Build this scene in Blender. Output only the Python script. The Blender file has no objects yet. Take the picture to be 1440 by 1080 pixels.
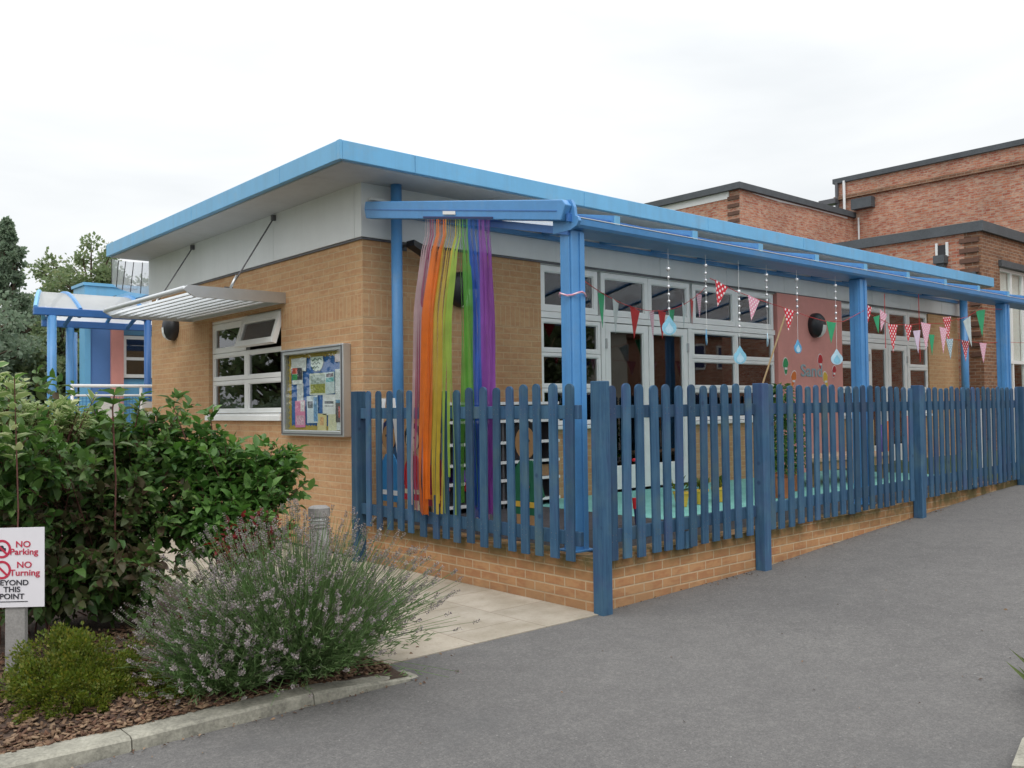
import bpy, math, random
import numpy as np
from mathutils import Matrix, Vector
random.seed(7); rng = np.random.default_rng(7)
scene = bpy.context.scene
COL = scene.collection
R_ = math.radians

# ------------------------------------------------------------------ materials
def new_mat(name):
    m = bpy.data.materials.new(name); m.use_nodes = True
    nt = m.node_tree; b = nt.nodes['Principled BSDF']
    return m, nt, b
def N(nt, t, **k):
    n = nt.nodes.new(t)
    for a, v in k.items(): setattr(n, a, v)
    return n
def L(nt, a, b): nt.links.new(a, b)
def ramp(nt, fac, stops):
    r = N(nt, 'ShaderNodeValToRGB'); e = r.color_ramp.elements
    while len(e) < len(stops): e.new(0.5)
    for i, (p, c) in enumerate(stops):
        e[i].position = p; e[i].color = (*c, 1) if len(c) == 3 else c
    L(nt, fac, r.inputs[0]); return r.outputs[0]
def mix(nt, fac, a, b, mode='MIX'):
    m = N(nt, 'ShaderNodeMix', data_type='RGBA', blend_type=mode)
    for s, v in ((0, fac), (6, a), (7, b)):
        if hasattr(v, 'links') or hasattr(v, 'is_linked'): L(nt, v, m.inputs[s])
        else: m.inputs[s].default_value = v if s == 0 else (*v, 1)
    return m.outputs[2]
def noise(nt, scale, detail=4, rough=.55, vec=None, coord='Object', dist=0):
    n = N(nt, 'ShaderNodeTexNoise'); n.inputs['Scale'].default_value = scale
    n.inputs['Detail'].default_value = detail; n.inputs['Roughness'].default_value = rough
    n.inputs['Distortion'].default_value = dist
    if vec is None:
        vec = N(nt, 'ShaderNodeTexCoord').outputs[coord]
    L(nt, vec, n.inputs['Vector']); return n.outputs['Fac']
def mapped(nt, scale=(1,1,1), loc=(0,0,0), coord='Object'):
    tc = N(nt, 'ShaderNodeTexCoord'); mp = N(nt, 'ShaderNodeMapping')
    mp.inputs['Scale'].default_value = scale; mp.inputs['Location'].default_value = loc
    L(nt, tc.outputs[coord], mp.inputs['Vector']); return mp.outputs[0]
def bump(nt, b, h, strength=.3, dist=.01):
    n = N(nt, 'ShaderNodeBump'); n.inputs['Strength'].default_value = strength
    n.inputs['Distance'].default_value = dist
    L(nt, h, n.inputs['Height']); L(nt, n.outputs[0], b.inputs['Normal'])
def scl(c, k): return tuple(min(1, x*k) for x in c)
def plain(name, c, rough=.5, var=.12, scale=6, metal=0, bmp=0, spec=.5, streak=0):
    m, nt, b = new_mat(name)
    f = noise(nt, scale, 5, .6)
    g = noise(nt, scale*9, 3, .6)
    col = ramp(nt, f, [(.3, scl(c, 1-var)), (.7, scl(c, 1+var))])
    col = mix(nt, .25*min(1, var*5), col, ramp(nt, g, [(.35, scl(c, 1-var*2)), (.65, scl(c, 1+var*1.4))]))
    if streak:
        sk_ = noise(nt, 1, 5, .6, mapped(nt, (9, 9, .7))); col = mix(nt, ramp(nt, sk_, [(.48, (0,0,0)), (.75, (streak,)*3)]), col, tuple(x*.55+.05 for x in c))
        s2_ = noise(nt, 2.3, 6, .7); col = mix(nt, ramp(nt, s2_, [(.55, (0,0,0)), (.8, (streak,)*3)]), col, (.30,.36,.38))
    L(nt, col, b.inputs['Base Color'])
    b.inputs['Roughness'].default_value = rough; b.inputs['Metallic'].default_value = metal
    b.inputs['Specular IOR Level'].default_value = spec
    if bmp: bump(nt, b, g, bmp, .004)
    return m
def brick_mat(name, c1, c2, c3, mortar, soldier=None, bw=.225, rh=.075, ms=.008, stain=.25, algae=False):
    m, nt, b = new_mat(name)
    uv = N(nt, 'ShaderNodeUVMap').outputs[0]
    def bt(w, h, s1, s2, off=.5):
        t = N(nt, 'ShaderNodeTexBrick'); t.offset = off
        L(nt, uv, t.inputs['Vector'])
        t.inputs['Scale'].default_value = 1
        t.inputs['Color1'].default_value = (*s1, 1); t.inputs['Color2'].default_value = (*s2, 1)
        t.inputs['Mortar'].default_value = (*mortar, 1)
        t.inputs['Mortar Size'].default_value = ms; t.inputs['Mortar Smooth'].default_value = .35
        t.inputs['Brick Width'].default_value = w; t.inputs['Row Height'].default_value = h
        t.inputs['Bias'].default_value = 0
        return t
    t = bt(bw, rh, c1, c2)
    col = t.outputs['Color']; fac = t.outputs['Fac']
    if soldier:
        # a course of bricks on end: same brick turned upright
        s = bt(.075, .24, c1, c2, 0)
        mp = N(nt, 'ShaderNodeMapping'); mp.inputs['Location'].default_value = (0, .24*round(soldier[0]/.24) - soldier[0], 0)
        L(nt, uv, mp.inputs['Vector']); L(nt, mp.outputs[0], s.inputs['Vector'])
        sx = N(nt, 'ShaderNodeSeparateXYZ'); L(nt, uv, sx.inputs[0])
        g1 = N(nt, 'ShaderNodeMath', operation='GREATER_THAN'); g1.inputs[1].default_value = soldier[0]
        g2 = N(nt, 'ShaderNodeMath', operation='LESS_THAN'); g2.inputs[1].default_value = soldier[0]+.24
        mm = N(nt, 'ShaderNodeMath', operation='MULTIPLY')
        L(nt, sx.outputs[1], g1.inputs[0]); L(nt, sx.outputs[1], g2.inputs[0])
        L(nt, g1.outputs[0], mm.inputs[0]); L(nt, g2.outputs[0], mm.inputs[1])
        col = mix(nt, mm.outputs[0], col, s.outputs['Color'])
        fm = N(nt, 'ShaderNodeMix'); L(nt, mm.outputs[0], fm.inputs[0]); L(nt, fac, fm.inputs[2]); L(nt, s.outputs['Fac'], fm.inputs[3])
        fac = fm.outputs[0]
    # per-brick patches of a third tone
    vm = N(nt, 'ShaderNodeMapping'); vm.inputs['Scale'].default_value = (1/bw, 1/rh, 1); L(nt, uv, vm.inputs['Vector'])
    n1 = noise(nt, .9, 2, .8, vm.outputs[0])
    inv = N(nt, 'ShaderNodeMath', operation='SUBTRACT'); inv.inputs[0].default_value = 1; L(nt, fac, inv.inputs[1])
    k = N(nt, 'ShaderNodeMath', operation='MULTIPLY'); L(nt, inv.outputs[0], k.inputs[0])
    L(nt, ramp(nt, n1, [(.46, (0,0,0)), (.60, (.85,.85,.85))]), k.inputs[1])
    col = mix(nt, k.outputs[0], col, c3)
    n2 = noise(nt, .7, 6, .65, uv); n3 = noise(nt, 28, 4, .7, uv)
    col = mix(nt, 1, col, ramp(nt, n2, [(.3, (1-stain,)*3), (.6, (1,1,1))]), 'MULTIPLY')
    col = mix(nt, .5, col, ramp(nt, n3, [(.3, (.72,.72,.72)), (.7, (1.0,1.0,1.0))]), 'MULTIPLY')
    sz = N(nt, 'ShaderNodeSeparateXYZ'); L(nt, uv, sz.inputs[0])
    nd = noise(nt, 3.5, 5, .7, uv)
    def bandmask(lo, hi, k):
        r_ = N(nt, 'ShaderNodeMapRange'); r_.inputs[1].default_value = lo; r_.inputs[2].default_value = hi; L(nt, sz.outputs[1], r_.inputs[0])
        q_ = N(nt, 'ShaderNodeMath', operation='MULTIPLY'); L(nt, r_.outputs[0], q_.inputs[0]); L(nt, ramp(nt, nd, [(.30, (0,0,0)), (.55, (k,k,k))]), q_.inputs[1]); return q_.outputs[0]
    if algae: col = mix(nt, bandmask(.20, .36, .95), col, (.10,.085,.035))
    col = mix(nt, bandmask(.22, .0, .6), col, (.22,.14,.08))
    L(nt, col, b.inputs['Base Color']); b.inputs['Roughness'].default_value = .9
    b.inputs['Specular IOR Level'].default_value = .25
    h = N(nt, 'ShaderNodeMath', operation='MULTIPLY_ADD'); h.inputs[1].default_value = .3
    L(nt, n3, h.inputs[0]); L(nt, inv.outputs[0], h.inputs[2])
    bump(nt, b, h.outputs[0], .5, .006)
    return m
M = {}
M['buff'] = brick_mat('buff_brick', (.56,.335,.175), (.61,.38,.205), (.53,.29,.15), (.60,.43,.26), soldier=(2.49,), ms=.007, stain=.18)
M['buff_low'] = brick_mat('buff_brick_low', (.50,.26,.12), (.57,.32,.155), (.45,.21,.10), (.60,.45,.29), algae=True, ms=.007)
M['red'] = brick_mat('old_red_brick', (.41,.125,.08), (.56,.235,.14), (.62,.42,.31), (.46,.36,.29), stain=.3, ms=.009)
M['brown'] = brick_mat('brown_brick', (.26,.12,.07), (.36,.19,.11), (.18,.09,.06), (.36,.29,.22), stain=.35)
M['fascia'] = plain('pale_blue_panel', (.150,.42,.68), .42, .07, 1.5, streak=.35)
M['blue'] = plain('blue_paint', (.085,.275,.57), .38, .10, 3, streak=.3)
M['blue_dark'] = plain('deep_blue_paint', (.04,.15,.42), .4, .1, 3)
M['soffit'] = plain('soffit_grey', (.50,.52,.53), .6, .08, 1, streak=.2)
M['band'] = plain('band_panel', (.70,.72,.72), .5, .05, 1.2, streak=.10)
M['upvc'] = plain('white_frame', (.86,.87,.86), .35, .04, 4)
M['alu'] = plain('aluminium', (.55,.57,.58), .38, .06, 5, metal=.75)
M['shade_alu'] = plain('shade_silver', (.62,.65,.67), .45, .05, 5, metal=.3)
M['steel_dark'] = plain('dark_steel', (.12,.12,.13), .5, .15, 8, metal=.4)
M['black'] = plain('black_plastic', (.02,.02,.024), .4, .2, 8)
M['lens'] = plain('lamp_lens', (.75,.77,.75), .3, .04, 8)
M['pink'] = plain('pink_render', (.70,.31,.27), .85, .08, 2.5, bmp=.15)
M['quoin'] = plain('dark_brick_quoin', (.13,.07,.05), .9, .25, 9)
M['lead'] = plain('lead_coping', (.075,.085,.095), .7, .2, 3)
M['roofing'] = plain('roof_felt', (.2,.2,.2), .9, .2, 3)
M['kerb'] = plain('concrete_kerb', (.27,.26,.215), .95, .4, 7, bmp=.7, streak=.0)
M['verge_kerb'] = M['kerb']
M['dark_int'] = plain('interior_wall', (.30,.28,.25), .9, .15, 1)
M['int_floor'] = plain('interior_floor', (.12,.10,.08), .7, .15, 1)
M['white'] = plain('white_paint', (.80,.80,.80), .5, .04, 5)
M['grey_post'] = plain('weathered_post', (.27,.26,.25), .85, .25, 9, bmp=.4)
M['yellow_lamp'] = plain('yellow_shade', (.85,.62,.15), .6, .1, 3)
M['red_paint'] = plain('red_paint', (.55,.02,.03), .45, .1, 6)
M['orange_pl'] = plain('orange_plastic', (.75,.19,.03), .5, .1, 6)
M['green_pl'] = plain('green_plastic', (.02,.30,.10), .5, .1, 6)
M['yellow_pl'] = plain('yellow_plastic', (.75,.48,.06), .5, .1, 6)
M['purple_pl'] = plain('purple_plastic', (.17,.07,.40), .5, .1, 6)
M['navy'] = plain('navy_paint', (.02,.03,.12), .5, .1, 6)
M['hair'] = plain('black_hair_paint', (.015,.012,.012), .7, .2, 9)
M['skin_b'] = plain('tan_paint', (.42,.24,.11), .7, .1, 6)
M['skin_p'] = plain('pale_paint', (.72,.60,.42), .7, .1, 6)
M['teal_b'] = plain('blue_costume', (.03,.22,.50), .6, .1, 6)
M['dkgreen'] = plain('green_costume', (.01,.14,.07), .6, .1, 6)
M['shelf_grey'] = plain('grey_laminate', (.10,.095,.105), .6, .1, 4)
M['timber'] = plain('timber', (.42,.25,.13), .8, .25, 5)
M['cane'] = plain('bamboo_cane', (.62,.42,.22), .7, .2, 9)
M['terracotta'] = plain('terracotta', (.45,.16,.07), .85, .15, 7)
M['render_w'] = plain('cream_render', (.62,.58,.5), .9, .1, 1)
M['tile_roof'] = plain('roof_tiles', (.16,.08,.06), .9, .25, 5)
M['bark'] = plain('bark', (.10,.07,.05), .95, .3, 10, bmp=.6)
M['stem_red'] = plain('red_stem', (.12,.045,.035), .8, .25, 10)

def teal_floor():
    m, nt, b = new_mat('teal_safety_floor')
    f = noise(nt, 2, 5); g = noise(nt, 60, 3)
    col = ramp(nt, f, [(.3, (.14,.42,.38)), (.7, (.22,.56,.50))])
    col = mix(nt, .3, col, ramp(nt, g, [(.4, (.1,.3,.28)), (.6, (.3,.6,.55))]))
    L(nt, col, b.inputs['Base Color']); b.inputs['Roughness'].default_value = .85; return m
M['teal'] = teal_floor()
def asphalt():
    m, nt, b = new_mat('asphalt')
    v = N(nt, 'ShaderNodeTexCoord').outputs['Object']
    big = noise(nt, .45, 6, .6, v); mid = noise(nt, 5, 6, .7, v); fine = noise(nt, 120, 3, .7, v); sp = noise(nt, 55, 2, .5, v)
    col = ramp(nt, big, [(.3, (.153,.148,.146)), (.7, (.187,.181,.176))])
    col = mix(nt, .5, col, ramp(nt, mid, [(.3, (.70,.70,.70)), (.7, (1.08,1.08,1.06))]), 'MULTIPLY')
    gr = noise(nt, 34, 4, .75, v); col = mix(nt, .38, col, ramp(nt, gr, [(.30, (.66,.66,.67)), (.5, (1,1,1)), (.72, (1.35,1.34,1.30))]), 'MULTIPLY')
    vs = N(nt, 'ShaderNodeTexVoronoi'); vs.inputs['Scale'].default_value = 75; L(nt, v, vs.inputs['Vector'])
    vb_ = N(nt, 'ShaderNodeRGBToBW'); L(nt, vs.outputs['Color'], vb_.inputs[0])
    col = mix(nt, .28, col, ramp(nt, vb_.outputs[0], [(.2, (.7,.7,.7)), (.55, (1,1,1)), (.8, (1.5,1.5,1.45))]), 'MULTIPLY')
    col = mix(nt, .8, col, ramp(nt, fine, [(.35, (.55,.55,.55)), (.65, (1.0,1.0,1.0))]), 'MULTIPLY')
    col = mix(nt, ramp(nt, sp, [(.70, (0,0,0)), (.76, (.55,.55,.55))]), col, (.42,.41,.39))
    st = noise(nt, 1.1, 4, .6, mapped(nt, (1,1,1), (13,5,2)), dist=.6)
    col = mix(nt, ramp(nt, st, [(.58, (0,0,0)), (.72, (.4,.4,.4))]), col, (.10,.10,.10))
    # hairline crack
    vo = N(nt, 'ShaderNodeTexVoronoi', feature='DISTANCE_TO_EDGE'); vo.inputs['Scale'].default_value = .33
    wv = N(nt, 'ShaderNodeVectorMath', operation='ADD')
    nn = N(nt, 'ShaderNodeTexNoise'); nn.inputs['Scale'].default_value = 1.6; nn.inputs['Detail'].default_value = 6; L(nt, v, nn.inputs['Vector'])
    L(nt, v, wv.inputs[0]); L(nt, nn.outputs['Color'], wv.inputs[1]); L(nt, wv.outputs[0], vo.inputs['Vector'])
    cr = ramp(nt, vo.outputs['Distance'], [(.0, (.16,.16,.16)), (.005, (0,0,0))])
    col = mix(nt, cr, col, (.06,.06,.06))
    L(nt, col, b.inputs['Base Color']); b.inputs['Roughness'].default_value = .9; b.inputs['Specular IOR Level'].default_value = .3
    bump(nt, b, fine, .6, .006); return m
M['asphalt'] = asphalt()
def paving():
    m, nt, b = new_mat('paving_slabs')
    mp = N(nt, 'ShaderNodeMapping'); mp.inputs['Location'].default_value = (-5.19+6.4, -3.66+6.4, 0)
    sw = N(nt, 'ShaderNodeSeparateXYZ'); cb = N(nt, 'ShaderNodeCombineXYZ')
    L(nt, N(nt, 'ShaderNodeTexCoord').outputs['Object'], sw.inputs[0])
    L(nt, sw.outputs[1], cb.inputs[0]); L(nt, sw.outputs[0], cb.inputs[1]); L(nt, cb.outputs[0], mp.inputs['Vector'])
    t = N(nt, 'ShaderNodeTexBrick'); t.offset = .5
    L(nt, mp.outputs[0], t.inputs['Vector']); t.inputs['Scale'].default_value = 1
    t.inputs['Color1'].default_value = (.41,.365,.30,1); t.inputs['Color2'].default_value = (.47,.415,.34,1)
    t.inputs['Mortar'].default_value = (.26,.21,.16,1); t.inputs['Mortar Size'].default_value = .005; t.inputs['Mortar Smooth'].default_value = .5
    t.inputs['Brick Width'].default_value = .64; t.inputs['Row Height'].default_value = .64
    n1 = noise(nt, 2.2, 6, .65); n2 = noise(nt, 90, 3, .7)
    col = mix(nt, 1, t.outputs['Color'], ramp(nt, n1, [(.3, (.66,.64,.58)), (.62, (1,1,1))]), 'MULTIPLY')
    n4 = noise(nt, 9, 6, .75); col = mix(nt, ramp(nt, n4, [(.55, (0,0,0)), (.72, (.5,.5,.5))]), col, (.24,.21,.15))
    n5 = noise(nt, 38, 3, .6); col = mix(nt, ramp(nt, n5, [(.68, (0,0,0)), (.74, (.6,.6,.6))]), col, (.12,.09,.06))
    col = mix(nt, .5, col, ramp(nt, n2, [(.3, (.75,.75,.75)), (.7, (1,1,1))]), 'MULTIPLY')
    L(nt, col, b.inputs['Base Color']); b.inputs['Roughness'].default_value = .9
    bump(nt, b, n2, .3, .003); return m
M['paving'] = paving()
def wood_blue():
    m, nt, b = new_mat('blue_stained_wood')
    oi = N(nt, 'ShaderNodeObjectInfo'); tc = N(nt, 'ShaderNodeTexCoord')
    ad = N(nt, 'ShaderNodeVectorMath', operation='ADD'); cb = N(nt, 'ShaderNodeCombineXYZ')
    mu = N(nt, 'ShaderNodeMath', operation='MULTIPLY'); mu.inputs[1].default_value = 37
    L(nt, oi.outputs['Random'], mu.inputs[0])
    for i in range(3): L(nt, mu.outputs[0], cb.inputs[i])
    L(nt, tc.outputs['Object'], ad.inputs[0]); L(nt, cb.outputs[0], ad.inputs[1])
    mp = N(nt, 'ShaderNodeMapping'); mp.inputs['Scale'].default_value = (38, 38, 2.2); L(nt, ad.outputs[0], mp.inputs['Vector'])
    g = noise(nt, 1, 6, .65, mp.outputs[0], dist=.8)
    w = noise(nt, 3.2, 5, .6, ad.outputs[0])
    col = ramp(nt, g, [(.25, (.020,.052,.105)), (.55, (.033,.090,.165)), (.8, (.060,.135,.21))])
    col = mix(nt, ramp(nt, w, [(.45, (0,0,0)), (.75, (.5,.5,.5))]), col, (.075,.15,.20))
    w2 = noise(nt, 1.7, 5, .65, ad.outputs[0]); col = mix(nt, ramp(nt, w2, [(.50, (0,0,0)), (.72, (.7,.7,.7))]), col, (.045,.062,.15))
    w3 = noise(nt, 2.6, 6, .7, mp.outputs[0]); w4 = noise(nt, 2.1, 4, .6, ad.outputs[0], dist=.4); col = mix(nt, ramp(nt, w4, [(.56, (0,0,0)), (.74, (.6,.6,.6))]), col, (.085,.135,.125))
    k = N(nt, 'ShaderNodeTexVoronoi'); k.inputs['Scale'].default_value = 4.5; L(nt, ad.outputs[0], k.inputs['Vector'])
    col = mix(nt, ramp(nt, k.outputs['Distance'], [(.05, (.75,.75,.75)), (.12, (0,0,0))]), col, (.018,.04,.09))
    hs = N(nt, 'ShaderNodeHueSaturation'); rm = N(nt, 'ShaderNodeMapRange'); rm.inputs[3].default_value = .75; rm.inputs[4].default_value = 1.3
    L(nt, oi.outputs['Random'], rm.inputs[0]); L(nt, rm.outputs[0], hs.inputs['Value']); L(nt, col, hs.inputs['Color'])
    L(nt, hs.outputs[0], b.inputs['Base Color']); b.inputs['Roughness'].default_value = .75; b.inputs['Specular IOR Level'].default_value = .3
    bump(nt, b, g, .35, .003); return m
M['fence'] = wood_blue()
def glass(name, tint=.62, refl=1.0):
    m = bpy.data.materials.new(name); m.use_nodes = True; nt = m.node_tree; nt.nodes.clear()
    o = N(nt, 'ShaderNodeOutputMaterial'); mx = N(nt, 'ShaderNodeMixShader'); tr = N(nt, 'ShaderNodeBsdfTransparent'); gl = N(nt, 'ShaderNodeBsdfGlossy')
    tr.inputs[0].default_value = (tint, tint*1.02, tint, 1); gl.inputs['Roughness'].default_value = .015
    gl.inputs[0].default_value = (.95,.95,.97,1)
    fr = N(nt, 'ShaderNodeFresnel'); fr.inputs[0].default_value = 1.6
    k = N(nt, 'ShaderNodeMath', operation='MULTIPLY'); k.inputs[1].default_value = 1.5*refl; k.use_clamp = True
    nz = noise(nt, 1.3, 2, .5); bp = N(nt, 'ShaderNodeBump'); bp.inputs['Strength'].default_value = .05; bp.inputs['Distance'].default_value = .02
    L(nt, nz, bp.inputs['Height']); L(nt, bp.outputs[0], gl.inputs['Normal'])
    L(nt, fr.outputs[0], k.inputs[0]); L(nt, k.outputs[0], mx.inputs[0]); L(nt, tr.outputs[0], mx.inputs[1]); L(nt, gl.outputs[0], mx.inputs[2])
    L(nt, mx.outputs[0], o.inputs[0]); return m
M['glass'] = glass('window_glass')
M['board_glass'] = glass('board_glass', .95, .12)
def poly(name, c=(.8,.82,.84), t=.5):
    m = bpy.data.materials.new(name); m.use_nodes = True; nt = m.node_tree; b = nt.nodes['Principled BSDF']; o = nt.nodes['Material Output']
    f = noise(nt, 3, 5); L(nt, ramp(nt, f, [(.3, scl(c, .85)), (.7, c)]), b.inputs['Base Color']); b.inputs['Roughness'].default_value = .25
    tr = N(nt, 'ShaderNodeBsdfTransparent'); tr.inputs[0].default_value = (.9,.92,.93,1)
    tl = N(nt, 'ShaderNodeBsdfTranslucent'); tl.inputs[0].default_value = (*c, 1)
    a1 = N(nt, 'ShaderNodeMixShader'); a1.inputs[0].default_value = .6; L(nt, b.outputs[0], a1.inputs[1]); L(nt, tl.outputs[0], a1.inputs[2])
    a2 = N(nt, 'ShaderNodeMixShader'); a2.inputs[0].default_value = t; L(nt, a1.outputs[0], a2.inputs[1]); L(nt, tr.outputs[0], a2.inputs[2])
    L(nt, a2.outputs[0], o.inputs[0]); return m
M['poly'] = poly('polycarbonate')
M['poly_white'] = poly('opal_sheet', (.86,.87,.88), .12)
M['clear'] = poly('clear_sheet', (.75,.78,.82), .45)
def leafmat(name, cols, transl=.3, rough=.45, edge=None):
    m = bpy.data.materials.new(name); m.use_nodes = True; nt = m.node_tree; b = nt.nodes['Principled BSDF']; o = nt.nodes['Material Output']
    g = N(nt, 'ShaderNodeNewGeometry')
    st = [(i/max(1, len(cols)-1), c) for i, c in enumerate(cols)]
    col = ramp(nt, g.outputs['Random Per Island'], st)
    nz = noise(nt, 3.0, 4, .6)
    col = mix(nt, .6, col, ramp(nt, nz, [(.3, (.55,.6,.5)), (.7, (1,1,1))]), 'MULTIPLY')
    if edge:
        uv = N(nt, 'ShaderNodeUVMap').outputs[0]; sx = N(nt, 'ShaderNodeSeparateXYZ'); L(nt, uv, sx.inputs[0])
        ab = N(nt, 'ShaderNodeMath', operation='ABSOLUTE'); L(nt, sx.outputs[0], ab.inputs[0])
        col = mix(nt, ramp(nt, ab.outputs[0], [(.6, (0,0,0)), (.95, (1,1,1))]), col, edge)
    L(nt, col, b.inputs['Base Color']); b.inputs['Roughness'].default_value = rough; b.inputs['Specular IOR Level'].default_value = .35
    tl = N(nt, 'ShaderNodeBsdfTranslucent'); hs = N(nt, 'ShaderNodeHueSaturation'); hs.inputs['Value'].default_value = 1.5; hs.inputs['Saturation'].default_value = 1.1
    L(nt, col, hs.inputs['Color']); L(nt, hs.outputs[0], tl.inputs[0])
    mx = N(nt, 'ShaderNodeMixShader'); mx.inputs[0].default_value = transl; L(nt, b.outputs[0], mx.inputs[1]); L(nt, tl.outputs[0], mx.inputs[2])
    L(nt, mx.outputs[0], o.inputs[0]); return m
M['lf_green'] = leafmat('leaf_green', [(.055,.125,.03), (.10,.19,.045), (.06,.13,.045), (.17,.27,.08), (.075,.16,.035), (.12,.14,.07)])
M['lf_bright'] = leafmat('leaf_bright', [(.055,.14,.03), (.10,.21,.045), (.05,.12,.03), (.17,.30,.08), (.075,.17,.035)])
M['lf_bronze'] = leafmat('leaf_bronze', [(.06,.075,.03), (.11,.07,.045), (.08,.12,.04), (.15,.10,.07), (.05,.10,.03)])
M['lf_var'] = leafmat('leaf_variegated', [(.12,.23,.06), (.30,.38,.16), (.10,.2,.05), (.48,.50,.26)], edge=(.52,.55,.32))
M['lf_yellow'] = leafmat('leaf_yellowgreen', [(.09,.14,.02), (.15,.19,.03), (.11,.16,.02), (.24,.22,.04), (.07,.12,.02)])
M['lf_red'] = leafmat('leaf_red', [(.14,.015,.02), (.25,.03,.03), (.10,.03,.03)])
M['lf_lav'] = leafmat('leaf_lavender', [(.13,.22,.09), (.18,.27,.11), (.12,.23,.07), (.24,.28,.16)])
M['fl_white'] = leafmat('white_flowers', [(.70,.70,.60), (.55,.58,.42)], .2)
M['fl_lav'] = leafmat('flower_lavender', [(.24,.20,.22), (.30,.26,.28), (.22,.19,.17), (.35,.31,.30), (.20,.16,.13)], .1, .8)
M['lf_tree'] = leafmat('leaf_tree', [(.17,.23,.12), (.21,.27,.14), (.19,.24,.13), (.27,.29,.15)], .45)
M['lf_conifer'] = leafmat('leaf_conifer', [(.16,.215,.155), (.20,.26,.185), (.24,.29,.21)], .45)
M['lf_grass'] = leafmat('grass_blades', [(.08,.13,.03), (.14,.19,.06), (.2,.2,.09), (.06,.11,.03)], .25)
M['chip'] = leafmat('bark_chips', [(.10,.055,.035), (.20,.12,.075), (.30,.2,.13), (.07,.04,.03), (.16,.08,.05)], 0, .9)
def soil():
    m, nt, b = new_mat('soil')
    f = noise(nt, 14, 6, .7)
    L(nt, ramp(nt, f, [(.3, (.035,.024,.018)), (.7, (.11,.07,.05))]), b.inputs['Base Color']); b.inputs['Roughness'].default_value = 1
    bump(nt, b, f, 1, .03); return m
M['soil'] = soil()
def ground_mat():
    m, nt, b = new_mat('grassy_ground')
    f = noise(nt, .3, 6, .6); g = noise(nt, 12, 5, .7)
    col = ramp(nt, f, [(.35, (.05,.09,.03)), (.65, (.10,.13,.05))])
    col = mix(nt, .5, col, ramp(nt, g, [(.3, (.5,.5,.5)), (.7, (1,1,1))]), 'MULTIPLY')
    L(nt, col, b.inputs['Base Color']); b.inputs['Roughness'].default_value = 1; return m
M['ground'] = ground_mat()
def dotted(name, c, dots=True, stripes=False, scale=22):
    m, nt, b = new_mat(name)
    uv = N(nt, 'ShaderNodeUVMap').outputs[0]
    col = None
    if dots:
        mp = N(nt, 'ShaderNodeMapping'); mp.inputs['Scale'].default_value = (scale, scale, 1); mp.inputs['Rotation'].default_value = (0,0,R_(45)); L(nt, uv, mp.inputs['Vector'])
        v = N(nt, 'ShaderNodeTexVoronoi'); v.inputs['Scale'].default_value = 1; v.inputs['Randomness'].default_value = 0; L(nt, mp.outputs[0], v.inputs['Vector'])
        col = mix(nt, ramp(nt, v.outputs['Distance'], [(.26, (1,1,1)), (.31, (0,0,0))]), c, (.78,.74,.74))
    elif stripes:
        w = N(nt, 'ShaderNodeTexWave', bands_direction='Y'); w.inputs['Scale'].default_value = 14; L(nt, uv, w.inputs['Vector'])
        col = mix(nt, ramp(nt, w.outputs['Fac'], [(.4, (0,0,0)), (.6, (1,1,1))]), c, (.75,.6,.65))
    else:
        col = ramp(nt, noise(nt, 9), [(.3, scl(c, .85)), (.7, scl(c, 1.1))])
    L(nt, col, b.inputs['Base Color']); b.inputs['Roughness'].default_value = .85; return m
FL = {'rd': dotted('red_spot_cloth', (.55,.02,.04)), 'pk': dotted('pink_spot_cloth', (.68,.30,.42), scale=30),
      'li': dotted('lilac_cloth', (.62,.50,.64), False), 'gr': dotted('green_cloth', (.03,.33,.15), False),
      'wh': dotted('pale_grey_cloth', (.50,.58,.58), False), 'bl': dotted('blue_grey_cloth', (.22,.38,.45), True, scale=30),
      'ps': dotted('pink_stripe_cloth', (.6,.25,.35), False, True), 're': dotted('plain_red_cloth', (.50,.03,.03), False)}
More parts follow.
